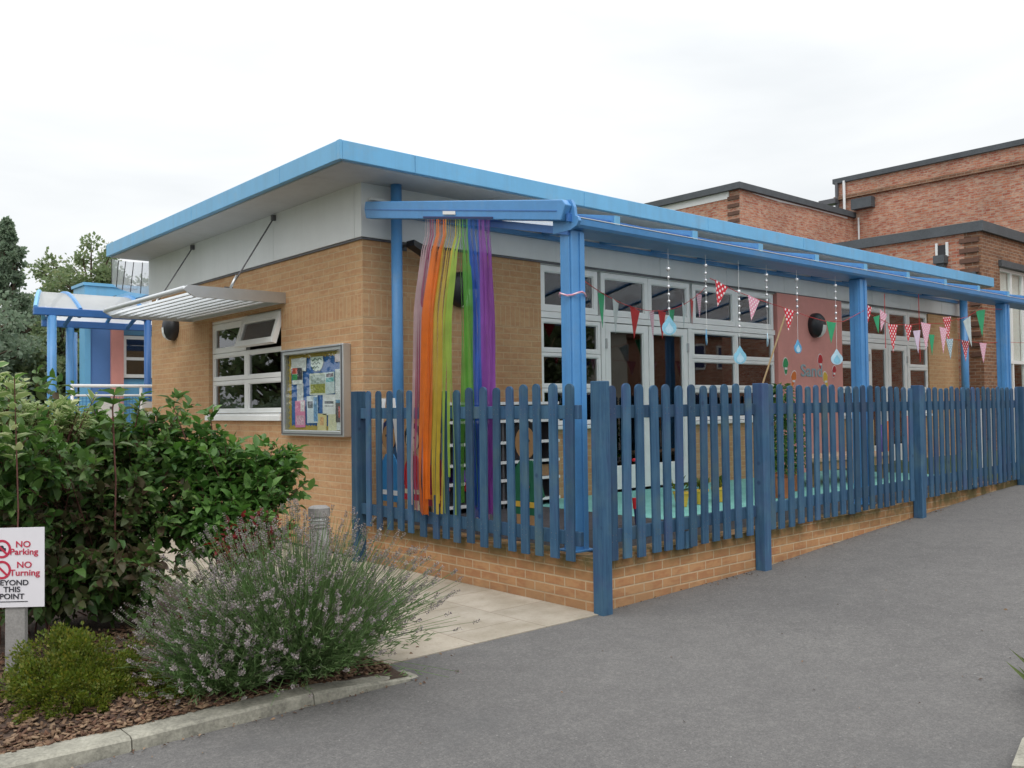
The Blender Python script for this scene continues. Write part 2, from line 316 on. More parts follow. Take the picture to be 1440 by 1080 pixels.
def paper(name, c, ink=None, blocks=None):
    """a printed sheet: a paper colour, rows of small grey print, coloured fields (u0,u1,v0,v1,colour)"""
    m, nt, b = new_mat(name)
    uv = N(nt, 'ShaderNodeUVMap').outputs[0]
    sx = N(nt, 'ShaderNodeSeparateXYZ'); L(nt, uv, sx.inputs[0])
    col = mix(nt, .0, c, c)
    if ink:
        mp = N(nt, 'ShaderNodeMapping'); mp.inputs['Scale'].default_value = (9, 26, 1); L(nt, uv, mp.inputs['Vector'])
        t = N(nt, 'ShaderNodeTexBrick'); t.inputs['Scale'].default_value = 1; L(nt, mp.outputs[0], t.inputs['Vector'])
        t.inputs['Brick Width'].default_value = 1.7; t.inputs['Row Height'].default_value = 1.6; t.inputs['Mortar Size'].default_value = .45; t.inputs['Mortar Smooth'].default_value = .1
        t.inputs['Color1'].default_value = (*ink, 1); t.inputs['Color2'].default_value = (*scl(ink, 1.6), 1); t.inputs['Mortar'].default_value = (*c, 1)
        ms = noise(nt, 3, 2, .5, uv)
        col = mix(nt, ramp(nt, ms, [(.45, (0,0,0)), (.5, (.7,.7,.7))]), c, t.outputs['Color'])
    for (u0, u1, v0, v1, bc) in (blocks or []):
        f = None
        for o_, k, op in ((0, u0, 'GREATER_THAN'), (0, u1, 'LESS_THAN'), (1, v0, 'GREATER_THAN'), (1, v1, 'LESS_THAN')):
            q = N(nt, 'ShaderNodeMath', operation=op); L(nt, sx.outputs[o_], q.inputs[0]); q.inputs[1].default_value = k
            if f is None: f = q.outputs[0]
            else:
                z = N(nt, 'ShaderNodeMath', operation='MULTIPLY'); L(nt, f, z.inputs[0]); L(nt, q.outputs[0], z.inputs[1]); f = z.outputs[0]
        nz = noise(nt, 9, 4, .7, uv)
        bc2 = ramp(nt, nz, [(.35, scl(bc, .55)), (.65, scl(bc, 1.3))])
        col = mix(nt, f, col, bc2)
    L(nt, col, b.inputs['Base Color']); b.inputs['Roughness'].default_value = .7; return m

# ------------------------------------------------------------------ mesh helpers
def tag(o, label=None, cat=None, group=None, kind=None):
    if label: o['label'] = label
    if cat: o['category'] = cat
    if group: o['group'] = group
    if kind: o['kind'] = kind
    return o
def thing(name, label, cat, loc=(0,0,0), group=None):
    o = bpy.data.objects.new(name, None); COL.objects.link(o); o.location = loc; o.empty_display_size = .1
    return tag(o, label, cat, group)
def wloc(o):
    v = Vector((0,0,0))
    while o: v += o.location; o = o.parent
    return v
class MB:
    def __init__(s): s.v = []; s.f = []; s.uv = []; s.mi = []
    def face(s, idx, uv=None, mi=0): s.f.append(tuple(idx)); s.uv.append(uv); s.mi.append(mi)
    def add(s, vs):
        n = len(s.v); s.v.extend([tuple(map(float, p)) for p in vs]); return n
    def box(s, x0, x1, y0, y1, z0, z1, mi=0, c=.0):
        if x0 > x1: x0, x1 = x1, x0
        if y0 > y1: y0, y1 = y1, y0
        if z0 > z1: z0, z1 = z1, z0
        n = s.add([(x0,y0,z0),(x1,y0,z0),(x1,y1,z0),(x0,y1,z0),(x0,y0,z1),(x1,y0,z1),(x1,y1,z1),(x0,y1,z1)])
        for q in ((3,2,1,0),(4,5,6,7),(0,1,5,4),(1,2,6,5),(2,3,7,6),(3,0,4,7)): s.face([n+i for i in q], mi=mi)
        return s
    def prism(s, pts, d, mi=0, uvs=None):
        """polygon pts (3D, planar) swept by vector d"""
        d = Vector(d); k = len(pts)
        n = s.add([tuple(p) for p in pts] + [tuple(Vector(p)+d) for p in pts])
        a = Vector((0,0,0))
        P = [Vector(p) for p in pts]
        for i in range(k): a += P[i].cross(P[(i+1) % k])
        fl = a.dot(d) > 0
        top = list(range(k)); bot = list(range(k, 2*k))
        u1 = uvs; u2 = uvs
        if fl: s.face([n+i for i in reversed(top)], list(reversed(u1)) if u1 else None, mi); s.face([n+i for i in bot], u2, mi)
        else: s.face([n+i for i in top], u1, mi); s.face([n+i for i in reversed(bot)], list(reversed(u2)) if u2 else None, mi)
        for i in range(k):
            j = (i+1) % k
            q = [n+i, n+j, n+k+j, n+k+i]
            s.face(q if fl else q[::-1], mi=mi)
        return s
    def tube(s, path, r, seg=10, mi=0, caps=True):
        path = [Vector(p) for p in path]; rs = r if isinstance(r, (list, tuple)) else [r]*len(path)
        rings = []
        ref = Vector((0,0,1)) if abs((path[1]-path[0]).normalized().z) < .9 else Vector((1,0,0))
        for i, p in enumerate(path):
            t = (path[min(i+1, len(path)-1)] - path[max(i-1, 0)]).normalized()
            a = t.cross(ref).normalized(); b = t.cross(a).normalized(); ref = ref if abs(t.dot(ref)) < .98 else a
            rings.append(s.add([p + (a*math.cos(2*math.pi*k/seg) + b*math.sin(2*math.pi*k/seg))*rs[i] for k in range(seg)]))
        for i in range(len(rings)-1):
            for k in range(seg):
                k2 = (k+1) % seg
                s.face([rings[i]+k, rings[i]+k2, rings[i+1]+k2, rings[i+1]+k], mi=mi)
        if caps:
            s.face([rings[0]+k for k in reversed(range(seg))], mi=mi); s.face([rings[-1]+k for k in range(seg)], mi=mi)
        return s
    def sphere(s, c, r, sx=1, sy=1, sz=1, seg=14, rings=8, mi=0, half=None):
        c = Vector(c); base = []
        for i in range(rings+1):
            th = math.pi*i/rings
            base.append(s.add([c + Vector((r*sx*math.sin(th)*math.cos(2*math.pi*k/seg), r*sy*math.sin(th)*math.sin(2*math.pi*k/seg), r*sz*math.cos(th))) for k in range(seg)]))
        for i in range(rings):
            for k in range(seg):
                k2 = (k+1) % seg
                s.face([base[i]+k, base[i+1]+k, base[i+1]+k2, base[i]+k2], mi=mi)
        return s
    def build(s, name, mats, parent=None, smooth=False, bevel=0, label=None):
        if not isinstance(mats, (list, tuple)): mats = [mats]
        off = wloc(parent) if parent else Vector((0,0,0))
        me = bpy.data.meshes.new(name)
        vs = [(a-off.x, b-off.y, c-off.z) for a, b, c in s.v]
        me.from_pydata(vs, [], s.f)
        for m in mats: me.materials.append(m)
        uvl = me.uv_layers.new(name='UVMap').data
        me.calc_loop_triangles() if False else None
        for p, u, mi in zip(me.polygons, s.uv, s.mi):
            p.material_index = mi; p.use_smooth = smooth
            if u is not None:
                for li, c in zip(p.loop_indices, u): uvl[li].uv = c
            else:
                n = p.normal; ax = max(range(3), key=lambda i: abs(n[i]))
                for li in p.loop_indices:
                    w = s.v[me.loops[li].vertex_index]
                    uvl[li].uv = (w[1]+.11, w[2]) if ax == 0 else ((w[0], w[2]) if ax == 1 else (w[0], w[1]))
        o = bpy.data.objects.new(name, me); COL.objects.link(o)
        if parent: o.parent = parent
        if bevel:
            b = o.modifiers.new('bevel', 'BEVEL'); b.width = bevel; b.segments = 2; b.limit_method = 'ANGLE'
        if label: o['label'] = label
        return o
def bx(name, mat, parent, *a, bevel=0, label=None): return MB().box(*a).build(name, mat, parent, bevel=bevel, label=label)
def npmesh(name, V, F, mat, parent=None, uv=None, loc=None):
    """V (n,3) world, F (m,k) all same size"""
    off = np.array(wloc(parent)) if parent else np.zeros(3)
    me = bpy.data.meshes.new(name); k = F.shape[1]
    me.vertices.add(len(V)); me.vertices.foreach_set('co', (V-off).astype(np.float32).ravel())
    me.loops.add(F.size); me.loops.foreach_set('vertex_index', F.astype(np.int32).ravel())
    me.polygons.add(len(F)); me.polygons.foreach_set('loop_start', np.arange(0, F.size, k, dtype=np.int32))
    try: me.polygons.foreach_set('loop_total', np.full(len(F), k, dtype=np.int32))
    except Exception: pass
    if uv is not None:
        l = me.uv_layers.new(name='UVMap'); l.data.foreach_set('uv', uv[F.ravel()].astype(np.float32).ravel())
    me.materials.append(mat); me.update(calc_edges=True); me.validate()
    o = bpy.data.objects.new(name, me); COL.objects.link(o)
    if parent: o.parent = parent
    return o
def unit(a): return a/np.maximum(np.linalg.norm(a, axis=1, keepdims=True), 1e-9)
def leaf_mesh(P, D, size, width=.45, fold=.25, up=None):
    """leaves with base P, pointing along D; six-vertex folded leaf"""
    n = len(P); D = unit(D)
    size = np.broadcast_to(np.asarray(size, float), (n,))[:, None]
    rnd = rng.normal(size=(n,3)) * .5
    upv = rnd + (np.array([0,0,1.]) if up is None else up)
    S = unit(np.cross(D, upv)); U = unit(np.cross(S, D))
    w = size*width*.5
    droop = -.12*size*U
    base = P; tip = P + D*size + droop*1.5
    l1 = P + D*size*.35 - S*w + U*w*fold*2; r1 = P + D*size*.35 + S*w + U*w*fold*2
    l2 = P + D*size*.72 - S*w*.72 + U*w*fold*1.2 + droop*.5; r2 = P + D*size*.72 + S*w*.72 + U*w*fold*1.2 + droop*.5
    m1 = P + D*size*.4; m2 = P + D*size*.74 + droop*.6
    V = np.stack([base, l1, m1, r1, l2, m2, r2, tip], 1).reshape(-1, 3)
    q = np.array([[0,2,1,1],[0,3,2,2],[1,2,5,4],[2,3,6,5],[4,5,7,7],[5,6,7,7]])
    # triangles only, to keep one polygon size
    t = np.array([[0,2,1],[0,3,2],[1,2,5],[1,5,4],[2,3,6],[2,6,5],[4,5,7],[5,6,7]])
    F = (np.arange(n)[:, None, None]*8 + t[None]).reshape(-1, 3)
    uv = np.tile(np.array([[0,0],[-1,.35],[0,.4],[1,.35],[-1,.7],[0,.74],[1,.7],[0,1.]]), (n,1))
    return V, F, uv
def small_leaf(P, D, size, width=.5):
    n = len(P); D = unit(D); size = np.broadcast_to(np.asarray(size, float), (n,))[:, None]
    S = unit(np.cross(D, rng.normal(size=(n,3)))); U = np.cross(S, D)
    V = np.stack([P, P+D*size*.5-S*size*width*.5+U*size*.1, P+D*size, P+D*size*.5+S*size*width*.5+U*size*.1], 1).reshape(-1, 3)
    F = (np.arange(n)[:, None, None]*4 + np.array([[0,3,2],[0,2,1]])[None]).reshape(-1, 3)
    return V, F, np.tile(np.array([[0,0],[-1,.5],[0,1],[1,.5]]), (n,1))
def stems(paths, r0, r1, mat, name, parent, seg=4):
    mb = MB()
    for p in paths:
        k = len(p); mb.tube([Vector(q) for q in p], [r0+(r1-r0)*i/(k-1) for i in range(k)], seg, caps=False)
    return mb.build(name, mat, parent, smooth=True)

# ------------------------------------------------------------------ camera, world, sun
F_PX = 1263.569
cam = bpy.data.cameras.new('camera'); co = bpy.data.objects.new('camera', cam); COL.objects.link(co); scene.camera = co
cam.sensor_width = 36; cam.lens = F_PX/1440*36; cam.clip_end = 2000; cam.clip_start = .05
rt = Vector((0.7521812871961119, -0.6588238020177147, -0.013210188754253348))
upv = Vector((-0.007096235295748592, -0.028144518044326015, 0.9995786760173908))
fw = Vector((0.658918018145374, 0.751770632572845, 0.025844948527652734))
co.matrix_world = Matrix(((rt.x, upv.x, -fw.x, 0), (rt.y, upv.y, -fw.y, 0), (rt.z, upv.z, -fw.z, 1.53), (0,0,0,1)))
w = bpy.data.worlds.new('World'); scene.world = w; w.use_nodes = True; nt = w.node_tree
bg = nt.nodes['Background']
SUN_EL, SUN_AZ = R_(52), R_(215)
sky = N(nt, 'ShaderNodeTexSky', sky_type='NISHITA'); sky.sun_disc = False; sky.sun_elevation = SUN_EL; sky.sun_rotation = SUN_AZ
tc = N(nt, 'ShaderNodeTexCoord'); sx = N(nt, 'ShaderNodeSeparateXYZ'); L(nt, tc.outputs['Generated'], sx.inputs[0])
mp = N(nt, 'ShaderNodeMapping'); mp.inputs['Scale'].default_value = (1.2,1.2,4.5); L(nt, tc.outputs['Generated'], mp.inputs['Vector'])
cn = noise(nt, 1.5, 5, .5, mp.outputs[0], dist=.3)
grad = ramp(nt, sx.outputs[2], [(0, (7.3,7.45,7.55)), (.10, (7.8,7.95,8.05)), (.36, (9.4,9.5,9.5)), (1, (20,20,20.2))])
cl = ramp(nt, cn, [(.34, (.83,.85,.87)), (.50, (.95,.96,.965)), (.64, (1.06,1.06,1.06))])
cloud = mix(nt, 1, grad, cl, 'MULTIPLY')
tot = mix(nt, .96, sky.outputs[0], cloud)
L(nt, tot, bg.inputs[0]); bg.inputs[1].default_value = .1
sun = bpy.data.lights.new('sun', 'SUN'); so = bpy.data.objects.new('sun', sun); COL.objects.link(so)
sun.energy = .8; sun.angle = R_(25); sun.color = (1, .965, .91)
so.rotation_euler = (R_(90)-SUN_EL, 0, math.pi - SUN_AZ)
scene.view_settings.view_transform = 'Standard'; scene.view_settings.look = 'None'; scene.view_settings.exposure = .28; scene.view_settings.gamma = 1
try:
    scene.cycles.max_bounces = 8; scene.cycles.transparent_max_bounces = 24; scene.cycles.use_denoising = True
except Exception: pass

# ------------------------------------------------------------------ ground
def gz(x, y=0):
    pts = [(-1e3,0),(5,0),(6.95,.055),(8.9,.18),(10,.24),(12,.36),(13.5,.42),(16,.46),(1e4,.46)]
    for (a, za), (b, zb) in zip(pts, pts[1:]):
        if a <= x <= b:
            t = (x-a)/(b-a); return za + (zb-za)*t
    return 0
def sheet(name, xs, ys, dz, mat, kind='structure', hole=None):
    V = []; F = []
    for x in xs:
        for y in ys: V.append((x, y, gz(x)+dz))
    ny = len(ys)
    for i in range(len(xs)-1):
        for j in range(ny-1): F.append((i*ny+j, (i+1)*ny+j, (i+1)*ny+j+1, i*ny+j+1))
    me = bpy.data.meshes.new(name); me.from_pydata(V, [], F); me.materials.append(mat)
    for p in me.polygons: p.use_smooth = True
    o = bpy.data.objects.new(name, me); COL.objects.link(o); o['kind'] = kind; return o
xs = [-600,-100,-20,0,3,5,5.5,6,6.5,7,7.5,8,8.5,9,9.5,10,11,12,13,14,16,20,60,600]
g = sheet('ground', xs, [-600,-100,-20,0,4.5,10,30,100,600], -.03, M['ground'])
g['label'] = 'open ground running out to the horizon beneath the paths'
r = sheet('road', [-30,0,2,3,4,5,5.5,6,6.5,7,7.5,8,8.5,9,9.5,10,11,12,13,14,16,20,45], [-9,-2,2,4.22], 0, M['asphalt'])
r['label'] = 'grey asphalt drive sloping up beside the blue fence'
r2 = sheet('road_edge', [2.93,4,4.8,5,5.5,6,6.5,7,7.5,8,8.5,9,9.5,10,11,12,13,14,16,20,45], [4.22,4.56,4.8], 0, M['asphalt'])
r2['label'] = 'grey asphalt strip against the foot of the low wall'
pv = bx('path', M['paving'], None, 2.95, 4.86, 4.575, 17, -.02, .006); pv['kind'] = 'structure'; pv['label'] = 'cream paving slab path between flower bed and low wall'
cf = MB().box(5.05, 20.4, 4.83, 5.75, .1, .395).build('courtyard_edge_path', plain('dark_strip_floor', (.045,.045,.05), .95, .3, 12)); cf['kind'] = 'structure'; cf['label'] = 'dark floor strip just inside the fence'  # strip of floor coloured near black along the fence
cf = MB().box(5.05, 7.0, 5.75, 7.97, .1, .398).build('courtyard_corner_path', plain('dark_corner_floor', (.055,.05,.055), .95, .3, 12)); cf['kind'] = 'structure'; cf['label'] = 'dark floor in the corner behind the ribbons'  # corner of the floor coloured near black
cf = MB().box(7.0, 20.4, 5.75, 7.97, .1, .40).build('courtyard_floor', M['teal']); cf['kind'] = 'structure'; cf['label'] = 'teal soft play surface in front of the doors'
# planting bed
def bedz(x, y):
    k = max(0, min(1, (2.95-x)/.7)); e = max(0, min(1, (y-4.26)/.2))
    return .012 + (.025 + .025*math.sin(x*5)*math.cos(y*4)*e + .02 + max(0, min(.09, (y-4.4)*.06)))*(.25+.75*k) * (.35+.65*e)
bed = MB()
nx, ny = 60, 60
n0 = len(bed.v)
for i in range(nx+1):
    for j in range(ny+1):
        x = -4 + 6.93*i/nx; y = 4.26 + 9.74*(j/ny)**1.3
        bed.v.append((x, y, bedz(x, y) - .006 + .012*random.random()))
for i in range(nx):
    for j in range(ny):
        a = i*(ny+1)+j; bed.face([a, a+ny+1, a+ny+2, a+1])
bo = bed.build('flower_bed_ground', M['soil'], smooth=True); bo['kind'] = 'structure'; bo['label'] = 'dark soil of the planted bed behind the kerb'
# mulch chips
n = 6500
cx = rng.uniform(.3, 2.9, n); cy = 4.40 + rng.random(n)**1.6*1.6
cz = np.array([bedz(a, b) for a, b in zip(cx, cy)]) + rng.uniform(0, .02, n)
D = unit(np.stack([rng.normal(size=n), rng.normal(size=n), rng.normal(size=n)*.3], 1)); P = np.stack([cx, cy, cz], 1)
S = unit(np.cross(D, np.array([0,0,1.]) + rng.normal(size=(n,3))*.25)); U = np.cross(S, D)
ln = rng.uniform(.012, .045, n)[:, None]; wd = rng.uniform(.005, .012, n)[:, None]; th = .0025
c8 = [P + a*D*ln*.5 + b*S*wd + c*U*th for a in (-1,1) for b in (-1,1) for c in (-1,1)]
V = np.stack(c8, 1).reshape(-1, 3)
q = np.array([[0,1,3,2],[4,6,7,5],[0,4,5,1],[2,3,7,6],[0,2,6,4],[1,5,7,3]])
Fq = (np.arange(n)[:, None, None]*8 + q[None]).reshape(-1, 4)
o = npmesh('bark_mulch', V, Fq, M['chip']); tag(o, 'brown bark chippings scattered over the bed beside the kerb', 'bark mulch', kind='stuff')
# kerb stones
kt = thing('kerb', 'weathered concrete kerb edging the flower bed', 'kerb', (1, 4.33, 0))
xk = [-3.2, -2.28, -1.36, -.44, .48, 1.40, 2.32, 2.99]
for a, b in zip(xk, xk[1:]):
    mb = MB(); y0 = 4.235; h0 = .075 if a < 1.3 else .055  ; h1 = .075 if b < 1.3 else (.055 if b < 2.5 else .008)
    pts = [(y0, -.05), (y0+.012, h0-.012), (y0+.03, h0), (4.405, h0), (4.405, -.05)]
    pts2 = [(y0, -.05), (y0+.012, h1-.012), (y0+.03, h1), (4.405, h1), (4.405, -.05)]
    n0 = mb.add([(a+.003, y, z) for y, z in pts] + [(b-.003, y, z) for y, z in pts2])
    for i in range(5):
        j = (i+1) % 5; mb.face([n0+i, n0+5+i, n0+5+j, n0+j])
    mb.face([n0+i for i in range(5)]); mb.face([n0+9-i for i in range(5)])
    mb.build('kerb_stone', M['kerb'], kt)
# verge in the lower right corner
vt = thing('verge_kerb', 'pale concrete kerb corner at the bottom right of the drive', 'kerb', (4.2, 1.4, 0))
MB().prism([(3.86,1.42,-.02),(4.2,1.50,-.02),(6.5,1.60,-.02),(6.5,1.45,-.02),(4.25,1.36,-.02),(3.95,1.28,-.02)], (0,0,.10)).build('kerb_stone', M['kerb'], vt)
# low wall
wt = thing('low_brick_wall', 'low buff brick retaining wall under the blue picket fence', 'wall', (4.95, 4.7, 0))
MB().box(4.85, 5.05, 4.83, 7.97, -.05, .40).build('wall_return', M['buff_low'], wt)
mb = MB()
xx = [4.85,5.5,6,7,8,9,10,11,12,13,14,16,20.4]
for a, b in zip(xx, xx[1:]):
    za = .40 + max(0, (a-9))*.022; zb = .40 + max(0, (b-9))*.022
    n0 = mb.add([(a,4.63,-.05),(b,4.63,-.05),(b,4.83,-.05),(a,4.83,-.05),(a,4.63,za),(b,4.63,zb),(b,4.83,zb),(a,4.83,za)])
    for q in ((4,5,6,7),(0,1,5,4),(2,3,7,6)): mb.face([n0+i for i in q])
    if a == 4.85: mb.face([n0+3, n0, n0+4, n0+7])
mb.build('wall', M['buff_low'], wt)

# ------------------------------------------------------------------ the nursery building
XB, YB = 4.95, 7.97
nb = thing('nursery_building', 'buff brick single-storey nursery with pale blue flat roof edge and white upper band', 'building', (XB, YB, 0))
ZB, ZS = 3.30, 3.87
# right-hand facade: brick, pieces around openings
MB().box(XB, 7.47, YB, YB+.3, 0, ZB).build('brick_wall', M['buff'], nb)
MB().box(18.04, 19.42, YB, YB+.3, 0, ZB).build('brick_wall', M['buff'], nb)
MB().box(10.42, 12.60, YB+.002, YB+.3, 0, 1.25).build('brick_wall', M['buff'], nb)
MB().box(14.60, 15.56, YB+.002, YB+.3, 0, 1.25).build('brick_wall', M['buff'], nb)
MB().box(17.18, 18.04, YB+.002, YB+.3, 0, 1.25).build('brick_wall', M['buff'], nb)
MB().box(7.47, 8.58, YB+.002, YB+.3, 0, 1.25).build('brick_wall', M['buff'], nb)
MB().box(12.60, 14.60, YB-.03, YB+.3, 0, ZB-.004).build('pink_panel', M['pink'], nb)
# left-hand facade
mb = MB()
mb.box(XB, XB+.3, YB+.3, 9.78, 0, ZB); mb.box(XB, XB+.3, 11.90, 14.06, 0, ZB)
mb.box(XB, XB+.3, 9.78, 11.90, 0, 1.40); mb.box(XB, XB+.3, 9.78, 11.90, 2.74, ZB)
mb.build('brick_wall', M['buff'], nb)
MB().box(XB+.3, 19.42, 13.76, 14.06, 0, ZB).build('rear_wall', M['buff'], nb)
MB().box(19.12, 19.42, YB+.3, 13.76, 0, ZB).build('end_wall', M['buff'], nb)
# upper band panels with joints
bt = .035
xj = [XB-bt, 6.6, 8.15, 9.70, 11.25, 12.80, 14.12, 15.7, 17.2, 18.6, 19.52]
for a, b in zip(xj, xj[1:]): MB().box(a+.004, b-.004, YB-bt, YB+.10, ZB+.012, ZS).build('band_panel', M['band'], nb)
yj = [YB+.1, 9.9, 11.6, 13.2, 14.09]
for a, b in zip(yj, yj[1:]): MB().box(XB-bt, XB+.1, a+.002, b-.002, ZB+.012, ZS).build('band_panel', M['band'], nb)
mb = MB(); mb.box(XB-.02, 19.5, YB-.02, YB+.1, ZB-.012, ZB+.012); mb.box(XB-.02, XB+.1, YB+.1, 14.07, ZB-.012, ZB+.012); mb.build('drip_strip', M['steel_dark'], nb)
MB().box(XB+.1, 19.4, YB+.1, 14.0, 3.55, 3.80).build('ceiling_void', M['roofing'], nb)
# roof: soffit, fascia, covering
OX, OY = 4.349, 7.364
sj = [OX+.03, 6.45, 8.6, 10.8, 13, 15.2, 17.4, 19.70]
for a, b in zip(sj, sj[1:]): MB().box(a+.003, b-.003, OY+.03, YB+.05, ZS, ZS+.02).build('soffit', M['soffit'], nb)
yj = [YB+.056, 9.8, 11.6, 13.3, 14.17]
for a, b in zip(yj, yj[1:]): MB().box(OX+.03, XB+.05, a, b-.006, ZS, ZS+.02).build('soffit', M['soffit'], nb)
fj = [OX, 5.18, 7.6, 10.0, 12.4, 14.8, 17.2, 19.71]
for a, b in zip(fj, fj[1:]): MB().box(a+.002, b-.002, OY-.03, OY+.03, 3.882, 4.066).build('fascia_board', M['fascia'], nb, bevel=.006)
fy = [OY+.032, 8.55, 10.9, 13.0, 14.19]
for a, b in zip(fy, fy[1:]): MB().box(OX-.03, OX+.03, a+.002, b-.002, 3.882, 4.066).build('fascia_board', M['fascia'], nb, bevel=.006)
MB().box(OX-.03, OX-.002, OY-.03, OY+.030, 3.882, 4.066).build('fascia_board', M['fascia'], nb)
MB().box(OX+.031, 19.70, OY+.031, 14.17, ZS+.024, 4.05).build('roof', M['roofing'], nb)
# dim rooms behind the glass
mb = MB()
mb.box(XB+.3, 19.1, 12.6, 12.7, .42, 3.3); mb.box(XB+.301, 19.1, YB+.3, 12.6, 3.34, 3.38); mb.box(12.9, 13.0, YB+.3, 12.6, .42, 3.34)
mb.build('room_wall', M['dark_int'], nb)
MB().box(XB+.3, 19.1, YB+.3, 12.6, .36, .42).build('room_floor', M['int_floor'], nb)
for (x, y) in ((7.9, 8.9), (9.9, 8.9), (11.4, 9.4), (16.2, 9.2)):
    MB().sphere((x, y, 3.0), .30, 1, 1, .28).build('ceiling_shade', M['yellow_lamp'], nb, smooth=True)
# furniture and pictures showing dimly in the rooms
mb = MB(); mb.box(7.2, 12.2, 12.45, 12.59, .42, 1.5); mb.box(14.5, 18.5, 12.4, 12.59, .42, 1.4); mb.box(8.0, 9.2, 10.2, 10.9, .9, 1.0); mb.box(10.8, 12, 10.2, 10.9, .9, 1.0)
mb.build('room_cupboard', M['timber'], nb)
mb = MB(); mb.box(5.30, 5.45, 10.15, 10.55, 1.46, 1.86); mb.build('toy_box', M['teal_b'], nb)
mb = MB(); mb.box(5.36, 5.6, 11.0, 11.55, 1.46, 1.66); mb.build('toy_box', plain('dull_yellow_box', (.32,.28,.08), .6), nb)
for k, (c, y0, y1, z0, z1) in enumerate((((.5,.5,.48), 10.25, 10.45, 1.56, 1.76),)):
    MB().box(5.285, 5.295, y0, y1, z0, z1).build('label_card', paper('card', (.7,.72,.7), (.3,.3,.3)), nb)
for i in range(9):
    x = 7.4 + i*.55; c = random.choice([(.5,.1,.1),(.1,.3,.5),(.5,.4,.1),(.6,.6,.55),(.1,.4,.2)])
    MB().box(x, x+.4, 12.58, 12.597, 1.9, 2.45).build('wall_picture', paper('picture%d' % i, (.6,.6,.55), None, [(.15,.85,.2,.8,c)]), nb)

def light(parent, plane, u0, u1, z0, z1, wd=.06, d=.02, name='window', gl=None, low=None):
    """one framed light: a ring of bars with its pane.  plane('x'|'y')"""
    dd = .06
    def B(mb, a, b, c, e, p0, p1):
        if plane == 'y': mb.box(a, b, YB+p0, YB+p1, c, e)
        else: mb.box(XB+p0, XB+p1, a, b, c, e)
    mb = MB(); lo = low if low else wd
    g_ = .003
    B(mb, u0+g_, u0+wd, z0+g_, z1-g_, d, d+dd); B(mb, u1-wd, u1-g_, z0+g_, z1-g_, d, d+dd)
    B(mb, u0+wd, u1-wd, z0+g_, z0+lo, d, d+dd); B(mb, u0+wd, u1-wd, z1-wd, z1-g_, d, d+dd)
    # glazing bead
    B(mb, u0+wd, u0+wd+.012, z0+lo, z1-wd, d+.015, d+.045); B(mb, u1-wd-.012, u1-wd, z0+lo, z1-wd, d+.015, d+.045)
    B(mb, u0+wd+.012, u1-wd-.012, z0+lo, z0+lo+.012, d+.015, d+.045); B(mb, u0+wd+.012, u1-wd-.012, z1-wd-.012, z1-wd, d+.015, d+.045)
    o = mb.build(name, M['upvc'], parent)
    mb = MB(); B(mb, u0+wd+.010, u1-wd-.010, z0+lo+.010, z1-wd-.010, d+.026, d+.032)
    mb.build('pane', M['glass'], o)
    return o
def backing(parent, plane, u0, u1, z0, z1):
    pass
# window wall one
for (a, b) in ((7.48, 8.50), (8.56, 9.50), (9.50, 10.42), (10.48, 11.53), (11.53, 12.56)):
    light(nb, 'y', a, b, 2.705, 3.275, .075)
for (a, b) in ((7.48, 8.54), (10.46, 11.54), (11.54, 12.56)):
    light(nb, 'y', a, b, 2.20, 2.62, .05); light(nb, 'y', a, b, 1.76, 2.20, .045); light(nb, 'y', a, b, 1.30, 1.76, .045)
for (a, b) in ((14.62, 15.55), (15.55, 16.38), (16.38, 17.2), (17.2, 18.02)):
    light(nb, 'y', a, b, 2.705, 3.275, .075)
for (a, b) in ((14.62, 15.54), (17.22, 18.02)):
    light(nb, 'y', a, b, 2.20, 2.62, .05); light(nb, 'y', a, b, 1.76, 2.20, .045); light(nb, 'y', a, b, 1.30, 1.76, .045)
mb = MB()
for (a, b) in ((7.47, 12.59), (14.61, 18.04)):
    mb.box(a, b, YB+.012, YB+.09, 2.625, 2.70); mb.box(a, b, YB+.012, YB+.09, 3.278, 3.288)
for (a, b) in ((8.55, 8.62), (10.36, 10.45), (15.55, 15.62), (17.14, 17.21)):
    mb.box(a, b, YB+.012, YB+.09, .42, 2.622)
mb.build('transom', M['upvc'], nb)
mb = MB()
for (a, b) in ((7.44, 8.56), (10.44, 12.59), (14.61, 15.56), (17.2, 18.06)): MB().box(a, b, YB-.06, YB+.08, 1.25, 1.295).build('sill', M['upvc'], nb, bevel=.004)
def door(u0, u1, hinge):
    d = light(nb, 'y', u0, u1, .43, 2.615, .10, .018, 'door', low=.30)
    hx = u1-.07 if hinge < 0 else u0+.03
    MB().box(hx, hx+.035, YB-.035, YB+.018, 1.38, 1.50).build('door_handle', M['alu'], d, bevel=.006)
    x = u0-.012 if hinge < 0 else u1-.022
    mb = MB()
    for z in (2.28, 1.5, .62): mb.box(x, x+.034, YB-.004, YB+.022, z, z+.13)
    mb.build('hinge', M['alu'], d, bevel=.004)
door(8.63, 9.49, -1); door(9.50, 10.35, 1); door(15.63, 16.37, -1); door(16.38, 17.13, 1)
# left facade window
for (a, b) in ((9.79, 10.85), (10.85, 11.89)):
    light(nb, 'x', a, b, 1.93, 2.30, .05, .05); light(nb, 'x', a, b, 1.50, 1.93, .05, .05)
light(nb, 'x', 10.85, 11.89, 2.30, 2.70, .07, .05)
MB().box(XB+.05, XB+.12, 9.79, 11.89, 2.703, 2.738).build('transom', M['upvc'], nb)
